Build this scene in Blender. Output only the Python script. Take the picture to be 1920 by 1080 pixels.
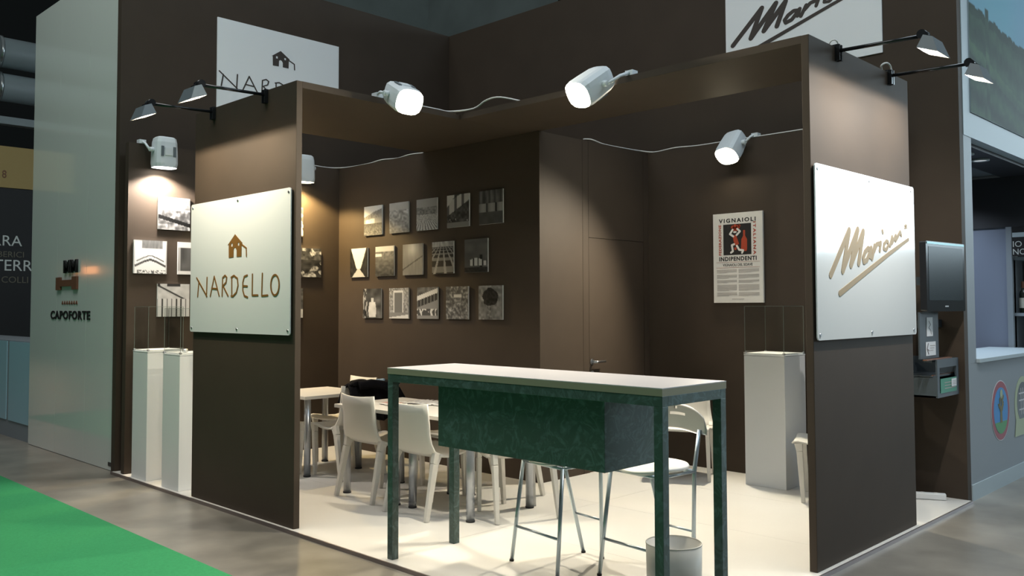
import bpy, bmesh, math, random
from mathutils import Vector, Matrix
random.seed(7)
PI = math.pi
for o in list(bpy.data.objects): bpy.data.objects.remove(o)
sc = bpy.context.scene
COL = sc.collection

# ------------------------------------------------------------------ camera
cam_d = bpy.data.cameras.new('camera'); cam = bpy.data.objects.new('camera', cam_d); COL.objects.link(cam)
YAW, PITCH, ROLL, FPX, CY = .77448, .04126, .00273, 1646.0, 506.5
fw = Vector((math.cos(YAW)*math.cos(PITCH), math.sin(YAW)*math.cos(PITCH), math.sin(PITCH)))
rt = Vector((math.sin(YAW), -math.cos(YAW), 0)); dn = fw.cross(rt)
r2 = math.cos(ROLL)*rt + math.sin(ROLL)*dn; d2 = -math.sin(ROLL)*rt + math.cos(ROLL)*dn
m = Matrix((( r2.x, -d2.x, -fw.x, -3.18), (r2.y, -d2.y, -fw.y, -2.22), (r2.z, -d2.z, -fw.z, 1.47), (0, 0, 0, 1)))
cam.matrix_world = m
cam_d.sensor_fit = 'HORIZONTAL'; cam_d.sensor_width = 36; cam_d.lens = FPX/1920*36
cam_d.shift_y = -(540-CY)/1920
cam_d.clip_end = 200
sc.camera = cam

# ------------------------------------------------------------------ hall light, exposure
W = bpy.data.worlds.new('World'); sc.world = W; W.use_nodes = True
bg = W.node_tree.nodes['Background']; bg.inputs[0].default_value = (.84, .97, 1, 1); bg.inputs[1].default_value = .12
vs = sc.view_settings; vs.view_transform = 'Standard'; vs.look = 'None'; vs.gamma = 1; vs.exposure = 0.0; vs.use_curve_mapping = False

def area_lamp(name, loc, target, size, size_y, power, color):
    d = bpy.data.lights.new(name, 'AREA'); d.shape = 'RECTANGLE'; d.size = size; d.size_y = size_y; d.energy = power; d.color = color
    o = bpy.data.objects.new(name, d); COL.objects.link(o); o.location = loc
    o.rotation_euler = (Vector(target)-Vector(loc)).to_track_quat('-Z', 'Y').to_euler(); return o
# hall high-bay luminaires hanging over the aisles
area_lamp('hall_luminaire', (-2.8, 3.2, 9.0), (-2.8, 3.2, 0), 3, 9, 420, (.98, 1, .97))
area_lamp('hall_luminaire', (4.0, -3.2, 9.0), (4.0, -3.2, 0), 9, 3, 400, (.76, .90, 1))

# ------------------------------------------------------------------ materials
MAT = {}
def lin(c): return tuple(((x/255)/12.92 if x/255 <= .04045 else ((x/255+.055)/1.055)**2.4) for x in c)
def mat(name, col, rough=.5, metal=0, spec=.5, emit=None, es=0, var=0, scale=6, bump=0, bscale=40, coat=0):
    M = bpy.data.materials.new(name); M.use_nodes = True; nt = M.node_tree; b = nt.nodes['Principled BSDF']
    b.inputs['Base Color'].default_value = (*col, 1); b.inputs['Roughness'].default_value = rough; b.inputs['Metallic'].default_value = metal
    b.inputs['Specular IOR Level'].default_value = spec; b.inputs['Coat Weight'].default_value = coat; b.inputs['Coat Roughness'].default_value = .04
    if emit: b.inputs['Emission Color'].default_value = (*emit, 1); b.inputs['Emission Strength'].default_value = es
    if var or bump: tc = nt.nodes.new('ShaderNodeTexCoord')
    if var:
        n = nt.nodes.new('ShaderNodeTexNoise'); n.inputs['Scale'].default_value = scale; n.inputs['Detail'].default_value = 6
        nt.links.new(tc.outputs['Object'], n.inputs['Vector'])
        r = nt.nodes.new('ShaderNodeValToRGB'); r.color_ramp.elements[0].position = .3; r.color_ramp.elements[1].position = .7
        r.color_ramp.elements[0].color = (*[c*(1-var) for c in col], 1); r.color_ramp.elements[1].color = (*[min(1, c*(1+var)) for c in col], 1)
        nt.links.new(n.outputs['Fac'], r.inputs['Fac']); nt.links.new(r.outputs['Color'], b.inputs['Base Color'])
    if bump:
        n2 = nt.nodes.new('ShaderNodeTexNoise'); n2.inputs['Scale'].default_value = bscale; n2.inputs['Detail'].default_value = 4
        nt.links.new(tc.outputs['Object'], n2.inputs['Vector'])
        bm = nt.nodes.new('ShaderNodeBump'); bm.inputs['Strength'].default_value = bump; bm.inputs['Distance'].default_value = .01
        nt.links.new(n2.outputs['Fac'], bm.inputs['Height']); nt.links.new(bm.outputs['Normal'], b.inputs['Normal'])
    MAT[name] = M; return M
mat('brown', (.056, .042, .031), .62, var=.06, scale=3, spec=.22)
mat('brown_dark', (.030, .022, .018), .5)
mat('floor_white', (.65, .635, .60), .32, var=.03, scale=1.5)
mat('profile', (.30, .26, .26), .35, metal=.8)
mat('concrete', (.20, .187, .162), .34, var=.38, scale=1.7, bump=.06, bscale=14)
mat('carpet', (.040, .26, .105), .95, var=.08, scale=60, bump=.5, bscale=300, spec=.1)
mat('acrylic', (.74, .79, .81), .12, spec=.5, coat=.6)
mat('sign_board', (.88, .93, .97), .5)
mat('sign_ink', (.19, .095, .022), .45)
mat('sign_ink_gold', (.30, .22, .11), .45)
mat('sign_ink_dark', (.045, .035, .03), .6)
mat('steel', (.55, .57, .60), .28, metal=1)
mat('black_gloss', (.012, .013, .015), .12, spec=.6)
mat('black_plastic', (.018, .02, .022), .35)
mat('lamp_grey', (.13, .16, .18), .4)
mat('reflector', (.85, .85, .82), .3)
mat('spot_white', (.70, .76, .80), .35)
mat('plastic_white', (.66, .64, .59), .38)
mat('table_white', (.68, .66, .62), .35)
mat('table_leg', (.40, .42, .45), .3, metal=.75)
mat('rubber', (.015, .015, .016), .6)
mat('stool_metal', (.40, .47, .52), .3, metal=.85)
mat('stool_seat', (.80, .79, .76), .4)
mat('stool_back', (.42, .41, .39), .38, metal=.6)
mat('counter_top', (.50, .50, .53), .22, coat=.2)
mat('counter_edge', (.24, .235, .165), .6)
mat('bin_grey', (.55, .54, .50), .45)
mat('plinth_white', (.76, .78, .79), .45)
mat('case_base', (.80, .80, .78), .3)
mat('poster_white', (.76, .73, .68), .45)
mat('poster_black', (.02, .018, .017), .5)
mat('poster_red', (.42, .06, .025), .5)
mat('poster_rule', (.40, .18, .13), .5)
mat('poster_grey', (.42, .39, .37), .6)
mat('cable', (.75, .75, .73), .5)
mat('foil', (.6, .62, .62), .25, metal=.8)
mat('neigh_white', (.66, .72, .69), .10, coat=.5)
mat('neigh_grey', (.235, .27, .30), .5)
mat('neigh_trim', (.42, .50, .54), .5)
mat('neigh_dark', (.03, .032, .038), .5)
mat('neigh_blue', (.20, .235, .31), .5)
mat('neigh_ceiling', (.17, .20, .22), .6)
mat('gold_board', (.34, .24, .085), .6)
mat('far_black', (.006, .006, .007), .6)
mat('board_text', (.55, .58, .56), .6)
mat('board_text_dim', (.12, .11, .08), .6)
mat('pale_blue', (.34, .55, .66), .35)
mat('duct', (.55, .58, .58), .25, metal=.9)
mat('hall_wall', (.50, .57, .56), .8, var=.15, scale=.4)
mat('hall_dark', (.02, .022, .022), .8)
mat('hall_steel', (.30, .35, .36), .5)
mat('leaflet_white', (.75, .77, .80), .5)
mat('leaflet_green', (.03, .26, .16), .4)
mat('tv_screen', (.018, .027, .032),   .2, spec=.3)
mat('tv_frame', (.012, .013, .015), .15, spec=.6)
mat('tv_bezel', (.12, .22, .22), .15, metal=.6)
mat('steel_blue', (.045, .062, .078), .4)
mat('tv_mark', (.35, .38, .4), .4)
mat('coat_black', (.008, .008, .010), .95, spec=.1, bump=.4, bscale=60)
mat('coat_blue', (.25, .36, .48), .8)
mat('paper_a', (.68, .68, .67), .7)
mat('paper_ink', (.18, .17, .18), .7)
mat('paper_red', (.35, .12, .10), .7)
mat('bottle_glass', (.012, .018, .012), .1, spec=.7)
mat('bottle_label', (.62, .60, .52), .6)
mat('rust', (.16, .065, .035), .6)
mat('emblem_red', (.30, .035, .06), .5)
mat('emblem_blue', (.015, .24, .60), .5)
mat('emblem_green', (.04, .28, .08), .5)
mat('emblem_trunk', (.17, .15, .06), .6)
mat('emblem_pale', (.40, .47, .30), .5)
mat('emblem_white', (.6, .6, .62), .5)
mat('lens', (1, .95, .8), .3, emit=(1, .88, .62), es=40)
mat('lens_cool', (1, .97, .95), .3, emit=(1, .93, .86), es=18)
mat('lens_gold', (1, .95, .8), .3, emit=(1, .85, .5), es=18)
mat('tube_warm', (1, .8, .5), .3, emit=(1, .70, .35), es=30)
mat('tube_cool', (1, .95, .9), .3, emit=(1, .93, .80), es=30)
mat('downlight', (.8, .8, .8), .3, emit=(.9, .95, 1), es=.35)
mat('sky_pane', (.5, .6, .7), .3, emit=(.72, .90, 1), es=6.0)

def patina():                      # brushed, swirled galvanised sheet of the counter
    M = bpy.data.materials.new('patina'); M.use_nodes = True; nt = M.node_tree; b = nt.nodes['Principled BSDF']
    tc = nt.nodes.new('ShaderNodeTexCoord'); n1 = nt.nodes.new('ShaderNodeTexNoise'); n1.inputs['Scale'].default_value = 5; n1.inputs['Detail'].default_value = 3
    n1.inputs['Distortion'].default_value = 1.2
    mx = nt.nodes.new('ShaderNodeVectorMath'); mx.operation = 'MULTIPLY_ADD'; mx.inputs[1].default_value = (.25, .25, .25)
    nt.links.new(tc.outputs['Object'], n1.inputs['Vector']); nt.links.new(n1.outputs['Color'], mx.inputs[0]); nt.links.new(tc.outputs['Object'], mx.inputs[2])
    n2 = nt.nodes.new('ShaderNodeTexNoise'); n2.inputs['Scale'].default_value = 7; n2.inputs['Detail'].default_value = 6; n2.inputs['Distortion'].default_value = 3.5
    nt.links.new(mx.outputs[0], n2.inputs['Vector'])
    r = nt.nodes.new('ShaderNodeValToRGB'); e = r.color_ramp.elements
    e[0].position = .47; e[0].color = (.050, .082, .072, 1); e[1].position = .80; e[1].color = (.12, .185, .195, 1)
    nt.links.new(n2.outputs['Fac'], r.inputs['Fac']); nt.links.new(r.outputs['Color'], b.inputs['Base Color'])
    b.inputs['Metallic'].default_value = .15; b.inputs['Roughness'].default_value = .34
    MAT['patina'] = M
patina()
def glass():
    M = bpy.data.materials.new('glass'); M.use_nodes = True; nt = M.node_tree; nt.nodes.remove(nt.nodes['Principled BSDF'])
    out = nt.nodes['Material Output']; t = nt.nodes.new('ShaderNodeBsdfTransparent'); t.inputs[0].default_value = (.985, .995, .99, 1)
    g = nt.nodes.new('ShaderNodeBsdfGlossy'); g.inputs['Roughness'].default_value = .02
    f = nt.nodes.new('ShaderNodeLayerWeight'); f.inputs['Blend'].default_value = .05; x = nt.nodes.new('ShaderNodeMixShader')
    nt.links.new(f.outputs['Facing'], x.inputs[0]); nt.links.new(t.outputs[0], x.inputs[1]); nt.links.new(g.outputs[0], x.inputs[2]); nt.links.new(x.outputs[0], out.inputs[0])
    MAT['glass'] = M
    mat('glass_edge', (.20, .25, .23), .2)
glass()
def print_mat():                   # colour of a flat print comes from the mesh's own pigment layer
    M = bpy.data.materials.new('print'); M.use_nodes = True; nt = M.node_tree; b = nt.nodes['Principled BSDF']
    a = nt.nodes.new('ShaderNodeAttribute'); a.attribute_name = 'pigment'; nt.links.new(a.outputs['Color'], b.inputs['Base Color'])
    b.inputs['Roughness'].default_value = .6; b.inputs['Specular IOR Level'].default_value = .2; MAT['print'] = M
print_mat()

# ------------------------------------------------------------------ mesh helpers
INV = {}
def tag(o, label=None, cat=None, group=None, kind=None):
    if label: o['label'] = label
    if cat: o['category'] = cat
    if group: o['group'] = group
    if kind: o['kind'] = kind
    return o
def thing(name, label, cat, loc=(0, 0, 0), rz=0, group=None):
    o = bpy.data.objects.new(name, None); COL.objects.link(o); o.empty_display_size = .1
    o.location = loc; o.rotation_euler = (0, 0, rz)
    INV[o.name] = (Matrix.Translation(loc) @ Matrix.Rotation(rz, 4, 'Z')).inverted()
    return tag(o, label, cat, group)
def place(o, parent, me, world):
    if parent is not None:
        o.parent = parent; iv = INV.get(parent.name, Matrix()); INV[o.name] = iv
        if world: me.transform(iv)
    else:                          # single-mesh thing: origin at the middle of its base
        if world and len(me.vertices):
            xs = [v.co.x for v in me.vertices]; ys = [v.co.y for v in me.vertices]; zs = [v.co.z for v in me.vertices]
            c = Vector(((min(xs)+max(xs))/2, (min(ys)+max(ys))/2, min(zs)))
            me.transform(Matrix.Translation(-c)); o.location = c; INV[o.name] = Matrix.Translation(-c)
class MB:
    def __init__(s): s.v = []; s.f = []; s.sm = []
    def add(s, vs, fs, sm=False):
        k = len(s.v); s.v += [Vector(x) for x in vs]
        for f in fs: s.f.append([i+k for i in f]); s.sm.append(sm)
        return s
    def box(s, x0, x1, y0, y1, z0, z1, fn=None):
        P = [(x, y, z) for z in (z0, z1) for y in (y0, y1) for x in (x0, x1)]
        if fn: P = [fn(*p) for p in P]
        return s.add(P, [(0, 2, 3, 1), (4, 5, 7, 6), (0, 1, 5, 4), (2, 6, 7, 3), (0, 4, 6, 2), (1, 3, 7, 5)])
    def obox(s, p0, p1, w, h, up=(0, 0, 1), w1=None, h1=None):      # bar of rectangular section from p0 to p1
        p0 = Vector(p0); p1 = Vector(p1); d = (p1-p0).normalized(); a = d.cross(Vector(up))
        if a.length < 1e-4: a = d.cross(Vector((1, 0, 0)))
        a.normalize(); b = a.cross(d); w1 = w1 or w; h1 = h1 or h
        P = [p0+sx*a*w/2+sy*b*h/2 for sx, sy in ((-1, -1), (1, -1), (1, 1), (-1, 1))] + [p1+sx*a*w1/2+sy*b*h1/2 for sx, sy in ((-1, -1), (1, -1), (1, 1), (-1, 1))]
        return s.add(P, [(3, 2, 1, 0), (4, 5, 6, 7), (0, 1, 5, 4), (1, 2, 6, 5), (2, 3, 7, 6), (3, 0, 4, 7)])
    def cyl(s, p0, p1, r0, r1=None, n=16, cap=True, sm=True):
        r1 = r0 if r1 is None else r1; p0 = Vector(p0); p1 = Vector(p1); d = (p1-p0).normalized()
        a = d.cross(Vector((0, 0, 1)));  a = d.cross(Vector((1, 0, 0))) if a.length < 1e-4 else a
        a.normalize(); b = d.cross(a); k = len(s.v)
        P = [p0+r0*(math.cos(2*PI*i/n)*a+math.sin(2*PI*i/n)*b) for i in range(n)] + [p1+r1*(math.cos(2*PI*i/n)*a+math.sin(2*PI*i/n)*b) for i in range(n)]
        s.add(P, [(i, (i+1) % n, n+(i+1) % n, n+i) for i in range(n)], sm)
        if cap: s.f += [[k+i for i in reversed(range(n))], [k+n+i for i in range(n)]]; s.sm += [False, False]
        return s
    def tube(s, pts, r, n=8):
        pts = [Vector(p) for p in pts]; rings = []; k = len(s.v); prev = None
        for i, p in enumerate(pts):
            d = (pts[min(i+1, len(pts)-1)]-pts[max(i-1, 0)]).normalized()
            a = d.cross(Vector((0, 0, 1))) if prev is None else prev-d*prev.dot(d)
            if a.length < 1e-4: a = d.cross(Vector((1, 0, 0)))
            a.normalize(); prev = a; b = d.cross(a)
            s.v += [p+r*(math.cos(2*PI*j/n)*a+math.sin(2*PI*j/n)*b) for j in range(n)]
        for i in range(len(pts)-1):
            for j in range(n): s.f.append([k+i*n+j, k+i*n+(j+1) % n, k+(i+1)*n+(j+1) % n, k+(i+1)*n+j]); s.sm.append(True)
        s.f += [[k+j for j in reversed(range(n))], [k+(len(pts)-1)*n+j for j in range(n)]]; s.sm += [False, False]
        return s
    def lathe(s, prof, c=(0, 0, 0), n=20, cap=True):
        k = len(s.v); c = Vector(c)
        for r, z in prof: s.v += [c+Vector((r*math.cos(2*PI*j/n), r*math.sin(2*PI*j/n), z)) for j in range(n)]
        for i in range(len(prof)-1):
            for j in range(n): s.f.append([k+i*n+j, k+i*n+(j+1) % n, k+(i+1)*n+(j+1) % n, k+(i+1)*n+j]); s.sm.append(True)
        if cap: s.f += [[k+j for j in reversed(range(n))], [k+(len(prof)-1)*n+j for j in range(n)]]; s.sm += [False, False]
        return s
    def plate(s, poly, fn, w0, w1):         # extruded outline on a plane: fn(u, v, w) -> world
        n = len(poly); P = [fn(u, v, w0) for u, v in poly]+[fn(u, v, w1) for u, v in poly]
        return s.add(P, [list(reversed(range(n))), list(range(n, 2*n))]+[(i, (i+1) % n, n+(i+1) % n, n+i) for i in range(n)])
    def stroke(s, pts, wd, fn, w0, w1, wend=None):
        wend = wend or wd; n = len(pts); s.q = getattr(s, 'q', 0)
        for i, (u, v) in enumerate(pts):
            r = (wd+(wend-wd)*i/max(1, n-1))/2
            s.plate([(u+r*math.cos(2*PI*j/8), v+r*math.sin(2*PI*j/8)) for j in range(8)], fn, w0, w1+s.q*3e-5); s.q += 1
        for i in range(n-1):
            a = Vector(pts[i]); b = Vector(pts[i+1]); d = b-a
            if d.length < 1e-6: continue
            q = Vector((-d.y, d.x)).normalized(); ra = (wd+(wend-wd)*i/max(1, n-1))/2; rb = (wd+(wend-wd)*(i+1)/max(1, n-1))/2
            s.plate([a-q*ra, b-q*rb, b+q*rb, a+q*ra], fn, w0, w1+s.q*3e-5); s.q += 1
        return s
    def build(s, name, material, parent=None, world=True, bevel=0, recalc=True):
        me = bpy.data.meshes.new(name); me.from_pydata([tuple(v) for v in s.v], [], s.f); me.polygons.foreach_set('use_smooth', s.sm)
        if recalc or bevel:
            bm = bmesh.new(); bm.from_mesh(me)
            if recalc: bmesh.ops.recalc_face_normals(bm, faces=bm.faces)
            if bevel: bmesh.ops.bevel(bm, geom=[e for e in bm.edges if e.calc_face_angle(0) > .6], offset=bevel, segments=2, affect='EDGES', profile=.6)
            bm.to_mesh(me); bm.free()
        me.materials.append(MAT[material]); o = bpy.data.objects.new(name, me); COL.objects.link(o); place(o, parent, me, world)
        return o
def box(name, material, b, parent=None, bevel=0, kind=None, label=None, cat=None, group=None):
    return tag(MB().box(*b).build(name, material, parent, bevel=bevel), label, cat, group, kind)
def rrect(u0, v0, u1, v1, r, n=5):
    P = []
    for cx, cy, a in ((u1-r, v1-r, 0), (u0+r, v1-r, PI/2), (u0+r, v0+r, PI), (u1-r, v0+r, 1.5*PI)):
        P += [(cx+r*math.cos(a+PI/2*i/n), cy+r*math.sin(a+PI/2*i/n)) for i in range(n+1)]
    return P
def poly_fill(splines, fn, w0, w1, name, material, parent):        # outline with holes -> solid flat shape
    cu = bpy.data.curves.new(name, 'CURVE'); cu.dimensions = '2D'; cu.fill_mode = 'BOTH'; cu.extrude = .5
    for pts in splines:
        sp = cu.splines.new('POLY'); sp.points.add(len(pts)-1); sp.use_cyclic_u = True
        for p, (u, v) in zip(sp.points, pts): p.co = (u, v, 0, 1)
    return curve_to(cu, lambda x, y, z: fn(x, y, w0 if z < 0 else w1), name, material, parent)
def curve_to(cu, fn, name, material, parent, fit=None):
    ob = bpy.data.objects.new('outline', cu); me = bpy.data.meshes.new_from_object(ob); bpy.data.objects.remove(ob); me.name = name
    V = [v.co.copy() for v in me.vertices]
    if fit:
        x0 = min(v.x for v in V); x1 = max(v.x for v in V); y0 = min(v.y for v in V); y1 = max(v.y for v in V)
        for v in V: v.x = fit[0]+(v.x-x0)/(x1-x0)*(fit[2]-fit[0]); v.y = fit[1]+(v.y-y0)/(y1-y0)*(fit[3]-fit[1])
    for v, c in zip(me.vertices, V): v.co = fn(c.x, c.y, c.z)
    me.materials.clear(); me.materials.append(MAT[material]); o = bpy.data.objects.new(name, me); COL.objects.link(o); place(o, parent, me, True); return o
def text(txt, fit, fn, w0, w1, name, material, parent, bold=0, spacing=1):
    cu = bpy.data.curves.new(name, 'FONT'); cu.body = txt; cu.size = 1; cu.extrude = .5; cu.offset = bold; cu.space_character = spacing; cu.resolution_u = 3
    return curve_to(cu, lambda x, y, z: fn(x, y, w0 if z < 0 else w1), name, material, parent, fit)
def print_sheet(name, img, fn, u0, v0, u1, v1, parent):            # img[row from top][col] of linear rgb; flat ink layer
    H = len(img); Wd = len(img[0]); V = []; F = []; C = []
    for r in range(H):
        for c in range(Wd):
            V.append(tuple(fn(u0+(u1-u0)*c/(Wd-1), v1-(v1-v0)*r/(H-1), 0))); C += [*img[r][c], 1]
    for r in range(H-1):
        for c in range(Wd-1): k = r*Wd+c; F.append((k, k+Wd, k+Wd+1, k+1))
    me = bpy.data.meshes.new(name); me.from_pydata(V, [], F)
    a = me.color_attributes.new('pigment', 'FLOAT_COLOR', 'POINT'); a.data.foreach_set('color', C)
    me.materials.append(MAT['print']); o = bpy.data.objects.new(name, me); COL.objects.link(o); place(o, parent, me, True); return o
def kids(o): return [c for c in bpy.data.objects if c.parent == o]
def copy_tree(o, loc, rz, label, group=None):
    r = o.copy(); COL.objects.link(r); r.location = loc; r.rotation_euler = (0, 0, rz); tag(r, label, None, group)
    for ch in kids(o):
        c = ch.copy(); COL.objects.link(c); c.parent = r
        for g in kids(ch): d = g.copy(); COL.objects.link(d); d.parent = c
    return r

# ================================================================== SETTING
Z0 = -.022
box('floor_hall', 'concrete', (-30, 40, -30, 40, Z0-.3, Z0), kind='structure')
box('carpet', 'carpet', (-9, -.745, -8, 11, Z0, Z0+.006), label='bright green carpet runner along the aisle', cat='carpet')
fl = box('floor', 'profile', (-.022, 4.0, -.026, 5.9, Z0, -.004), kind='structure')
for i in range(4):
    for j in range(3):
        x0, x1, y0, y1 = i, i+1, j*1.9667, (j+1)*1.9667
        MB().box(x0+.0008-(.022 if i == 0 else 0), x1-.0008, y0+.0008-(.026 if j == 0 else 0), y1-.0008, -.004, 0).build('floor_board', 'floor_white', fl)
box('trim_1', 'profile', (-.032, -.022, -.036, 5.9, Z0, .001), kind='structure')
box('trim_2', 'profile', (-.022, 4.0, -.036, -.026, Z0, .001), kind='structure')
TH = .045
box('wall_left', 'brown', (.0, TH, 2.919, 4.39, 0, 3.0), kind='structure', bevel=.003)          # free-standing panel on the left side
box('wall_right', 'brown', (1.485, 2.96, .002, .002+TH, 0, 3.0), kind='structure', bevel=.003)  # free-standing panel on the right side
cn = box('ceiling', 'brown', (TH, 2.27, 2.919, 4.27, 3.0-TH, 3.0), kind='structure')
box('ceiling_board', 'brown', (1.485, 2.27, .002+TH, 2.918, 3.0-TH, 3.0), cn)
box('wall_pictures', 'brown', (2.24, 2.30, 2.757, 5.68, 0, 2.952), kind='structure')
cl = box('wall_closet', 'brown', (2.30, 2.802, 2.757, 2.80, 0, 2.95), kind='structure')
box('closet_panel', 'brown', (2.806, 2.884, 2.757, 2.80, 0, 2.95), cl)
box('closet_panel', 'brown', (2.888, 3.712, 2.757, 2.80, 2.084, 2.95), cl)
box('closet_panel', 'brown', (3.716, 3.86, 2.757, 2.80, 0, 2.95), cl)
box('closet_panel', 'brown_dark', (2.80, 3.72, 2.80, 2.81, 0, 2.90), cl)
box('wall_poster', 'brown', (3.80, 3.86, .45, 2.757, 0, 2.95), kind='structure')
box('wall_poster_return', 'brown', (3.86, 4.0, .45, .49, 0, 2.95), kind='structure')
box('wall_picture_left', 'brown', (0.0, 2.24, 5.68, 5.75, 0, 2.95), kind='structure')
box('wall_tall_left', 'brown', (.0, 4.08, 5.89, 5.97, Z0, 4.83), kind='structure')
box('wall_tall_back', 'brown', (4.0, 4.08, .0, 5.89, Z0, 4.83), kind='structure')
# closet door with lever handle
d1 = box('door_1', 'brown', (2.890, 3.710, 2.759, 2.798, .004, 2.080), kind='structure')
h = MB(); h.cyl((2.925, 2.759, .975), (2.925, 2.752, .975), .026, n=18); h.cyl((2.925, 2.752, .975), (2.925, 2.715, .975), .011, n=12)
h.tube([(2.925, 2.715, .975), (2.95, 2.713, .975), (3.06, 2.713, .975)], .010, 10); h.build('door_handle', 'steel', d1)
h = MB(); h.cyl((2.925, 2.759, .875), (2.925, 2.752, .875), .022, n=18); h.box(2.921, 2.929, 2.750, 2.752, .865, .885); h.build('keyhole_plate', 'steel', d1)
# hall behind and around
box('wall_hall_back', 'hall_wall', (24, 24.4, .8, 30, Z0, 24), kind='structure')
box('wall_hall_left', 'hall_dark', (-30, 11, 30, 30.4, Z0, 24), kind='structure')
box('wall_hall_far', 'hall_wall', (11, 24, 30, 30.4, Z0, 24), kind='structure')
tag(MB().box(17.0, 17.5, 15.0, 15.5, Z0, 24).build('hall_column', 'hall_dark'), 'dark steel column of the hall above the booth corner', 'column')
# glazed end of the hall that the right-hand sign mirrors
fr = MB()
for k in range(10): fr.box(27.9, 28.1, -26+k*2.75-.08, -26+k*2.75+.08, 3.3, 9.6)
for z in (3.35, 5.0, 5.45, 9.55): fr.box(27.85, 28.1, -26, -1.2, z-.07, z+.07)
fr.tube([(27.7, -26+24*t, 3.6+5.2*math.sin(PI*t)) for t in [i/24 for i in range(25)]], .16, 8)
w1 = tag(fr.build('window_1', 'hall_steel'), kind='structure')
for k in range(9):
    y0 = -26+k*2.75; MB().box(28, 28.05, y0+.08, y0+2.67, 3.4, 9.5).build('pane', 'sky_pane', w1)
box('wall_hall_end', 'hall_wall', (28.1, 28.5, -30, .8, Z0, 3.3), kind='structure')

# ================================================================== SIGNS AND LETTERING
NARD = [[(.108,.417),(.278,.273)],[(.146,.389),(.128,.273)],[(.279,.416),(.273,.272)],[(.393,.421),(.334,.273)],[(.393,.421),(.473,.275)],[(.356,.332),(.438,.327)],
 [(.524,.407),(.519,.272)],[(.524,.407),(.561,.425),(.587,.409),(.577,.372),(.532,.348),(.609,.273)],[(.662,.407),(.665,.269)],[(.653,.407),(.694,.42),(.745,.398),(.756,.347),(.733,.297),(.683,.269),(.656,.271)],
 [(.887,.417),(.845,.409),(.825,.367),(.826,.31),(.848,.271),(.894,.26)],[(.828,.342),(.888,.339)],[(.96,.422),(.959,.273),(1.037,.273)],[(1.096,.424),(1.09,.268),(1.17,.271)],
 [(1.265+.054*math.cos(2*PI*i/20), .340+.070*math.sin(2*PI*i/20)) for i in range(21)]]
HOUSE = [[(.598,.648),(.705,.722),(.812,.653),(.802,.640),(.800,.555),(.732,.555),(.731,.603),(.719,.620),(.704,.626),(.690,.619),(.686,.609),(.684,.555),(.615,.552),(.613,.652)],
 [(.650,.658),(.672,.658),(.672,.634),(.650,.634)],[(.747,.658),(.769,.658),(.769,.636),(.748,.636)]]
HEXT = [(.800,.643),(.869,.613),(.873,.554)]
MARI = [([(.172,.368),(.434,.641),(.333,.396),(.555,.652),(.447,.433),(.635,.645),(.559,.448)], .040), ([(.735,.540),(.700,.545),(.655,.520),(.625,.485),(.634,.459),(.683,.474),(.733,.527),(.750,.550),(.731,.494)], .032),
 ([(.758,.484),(.803,.567),(.787,.529),(.836,.576),(.882,.584)], .030), ([(.900,.590),(.881,.539)], .028), ([(.930,.668),(.935,.654)], .022), ([(.992,.604),(.951,.582),(.944,.553),(.984,.549),(1.020,.577),(1.015,.602),(.992,.604)], .024),
 ([(1.048,.575),(1.087,.638),(1.076,.593),(1.147,.649),(1.139,.614),(1.223,.677),(1.240,.654)], .024), ([(.289,.265),(.652,.393),(1.017,.522),(1.363,.634)], .036), ([(1.303,.721),(1.328,.731),(1.337,.723),(1.305,.705),(1.339,.710)], .010)]
def sign(name, label, loc, fn, w, hgt, plate, thick, screws, ink, kind, su=1, sv=1, ou=0, ov=0, cu=0, cv=0, wd=.014, radius=.02):
    t = thing(name, label, 'sign', loc)
    MB().plate(rrect(0, 0, w, hgt, radius), fn, 0, thick).build('sign_plate', plate, t)
    g = lambda u, v, q: fn(cu+(u-cu)*su+ou, cv+(v-cv)*sv+ov, q)
    a, b = thick, thick+.0025
    if kind == 'house':
        for k, st in enumerate(NARD): pass
        groups = [(0, 1, 2), (3, 4, 5), (6, 7), (8, 9), (10, 11), (12,), (13,), (14,)]
        for gr in groups:
            L = MB()
            for k in gr: L.stroke(NARD[k], wd, g, a, b)
            L.build('letter', ink, t)
        e = poly_fill(HOUSE, fn if su == 1 else (lambda u, v, q: fn(u, v, q)), a, b, 'house_emblem', ink, t)
        MB().stroke(HEXT, .012, fn, a, b).build('emblem_canopy', ink, e)
    else:
        for pts, wdt in MARI[:7]: MB().stroke(pts, wdt, g, a, b).build('script_stroke', ink, t)
        MB().stroke(MARI[7][0], MARI[7][1], g, a, b, .022).build('underline_stroke', ink, t)
        MB().stroke(MARI[8][0], MARI[8][1], g, a, b).build('superscript_mark', ink, t)
    for (u, v) in screws:
        p0 = Vector(fn(u, v, -.010)); p1 = Vector(fn(u, v, thick+.004)); MB().cyl(p0, p1, .009, n=12).build('screw', 'steel', t)
    return t
scr = [(.03, .03), (.74, .03), (1.43, .03), (.03, .965), (.74, .965), (1.43, .965)]
sign('acrylic_sign', 'white acrylic sign with brown house emblem screwed to the left panel', (0, 3.66, 1.28), lambda u, v, w: (-.012-w, 4.405-u, 1.28+v), 1.455, .995, 'acrylic', .008, scr, 'sign_ink', 'house')
sign('acrylic_sign', 'glossy white acrylic sign with gold script signature on the right panel', (2.23, 0, 1.275), lambda u, v, w: (1.497+u, -.010-w, 1.275+v), 1.478, .995, 'acrylic', .008, scr, 'sign_ink_gold', 'script')
sign('wall_sign', 'pale square wall sign with dark house emblem high on the left wall', (1.64, 5.88, 3.39), lambda u, v, w: (.93+u, 5.889-w, 3.43+v), 1.43, .92, 'sign_board', .012, [], 'sign_ink_dark', 'house', su=1.14, sv=1, cu=.72, cv=.3, ov=-.035, wd=.012, radius=.002)
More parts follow.
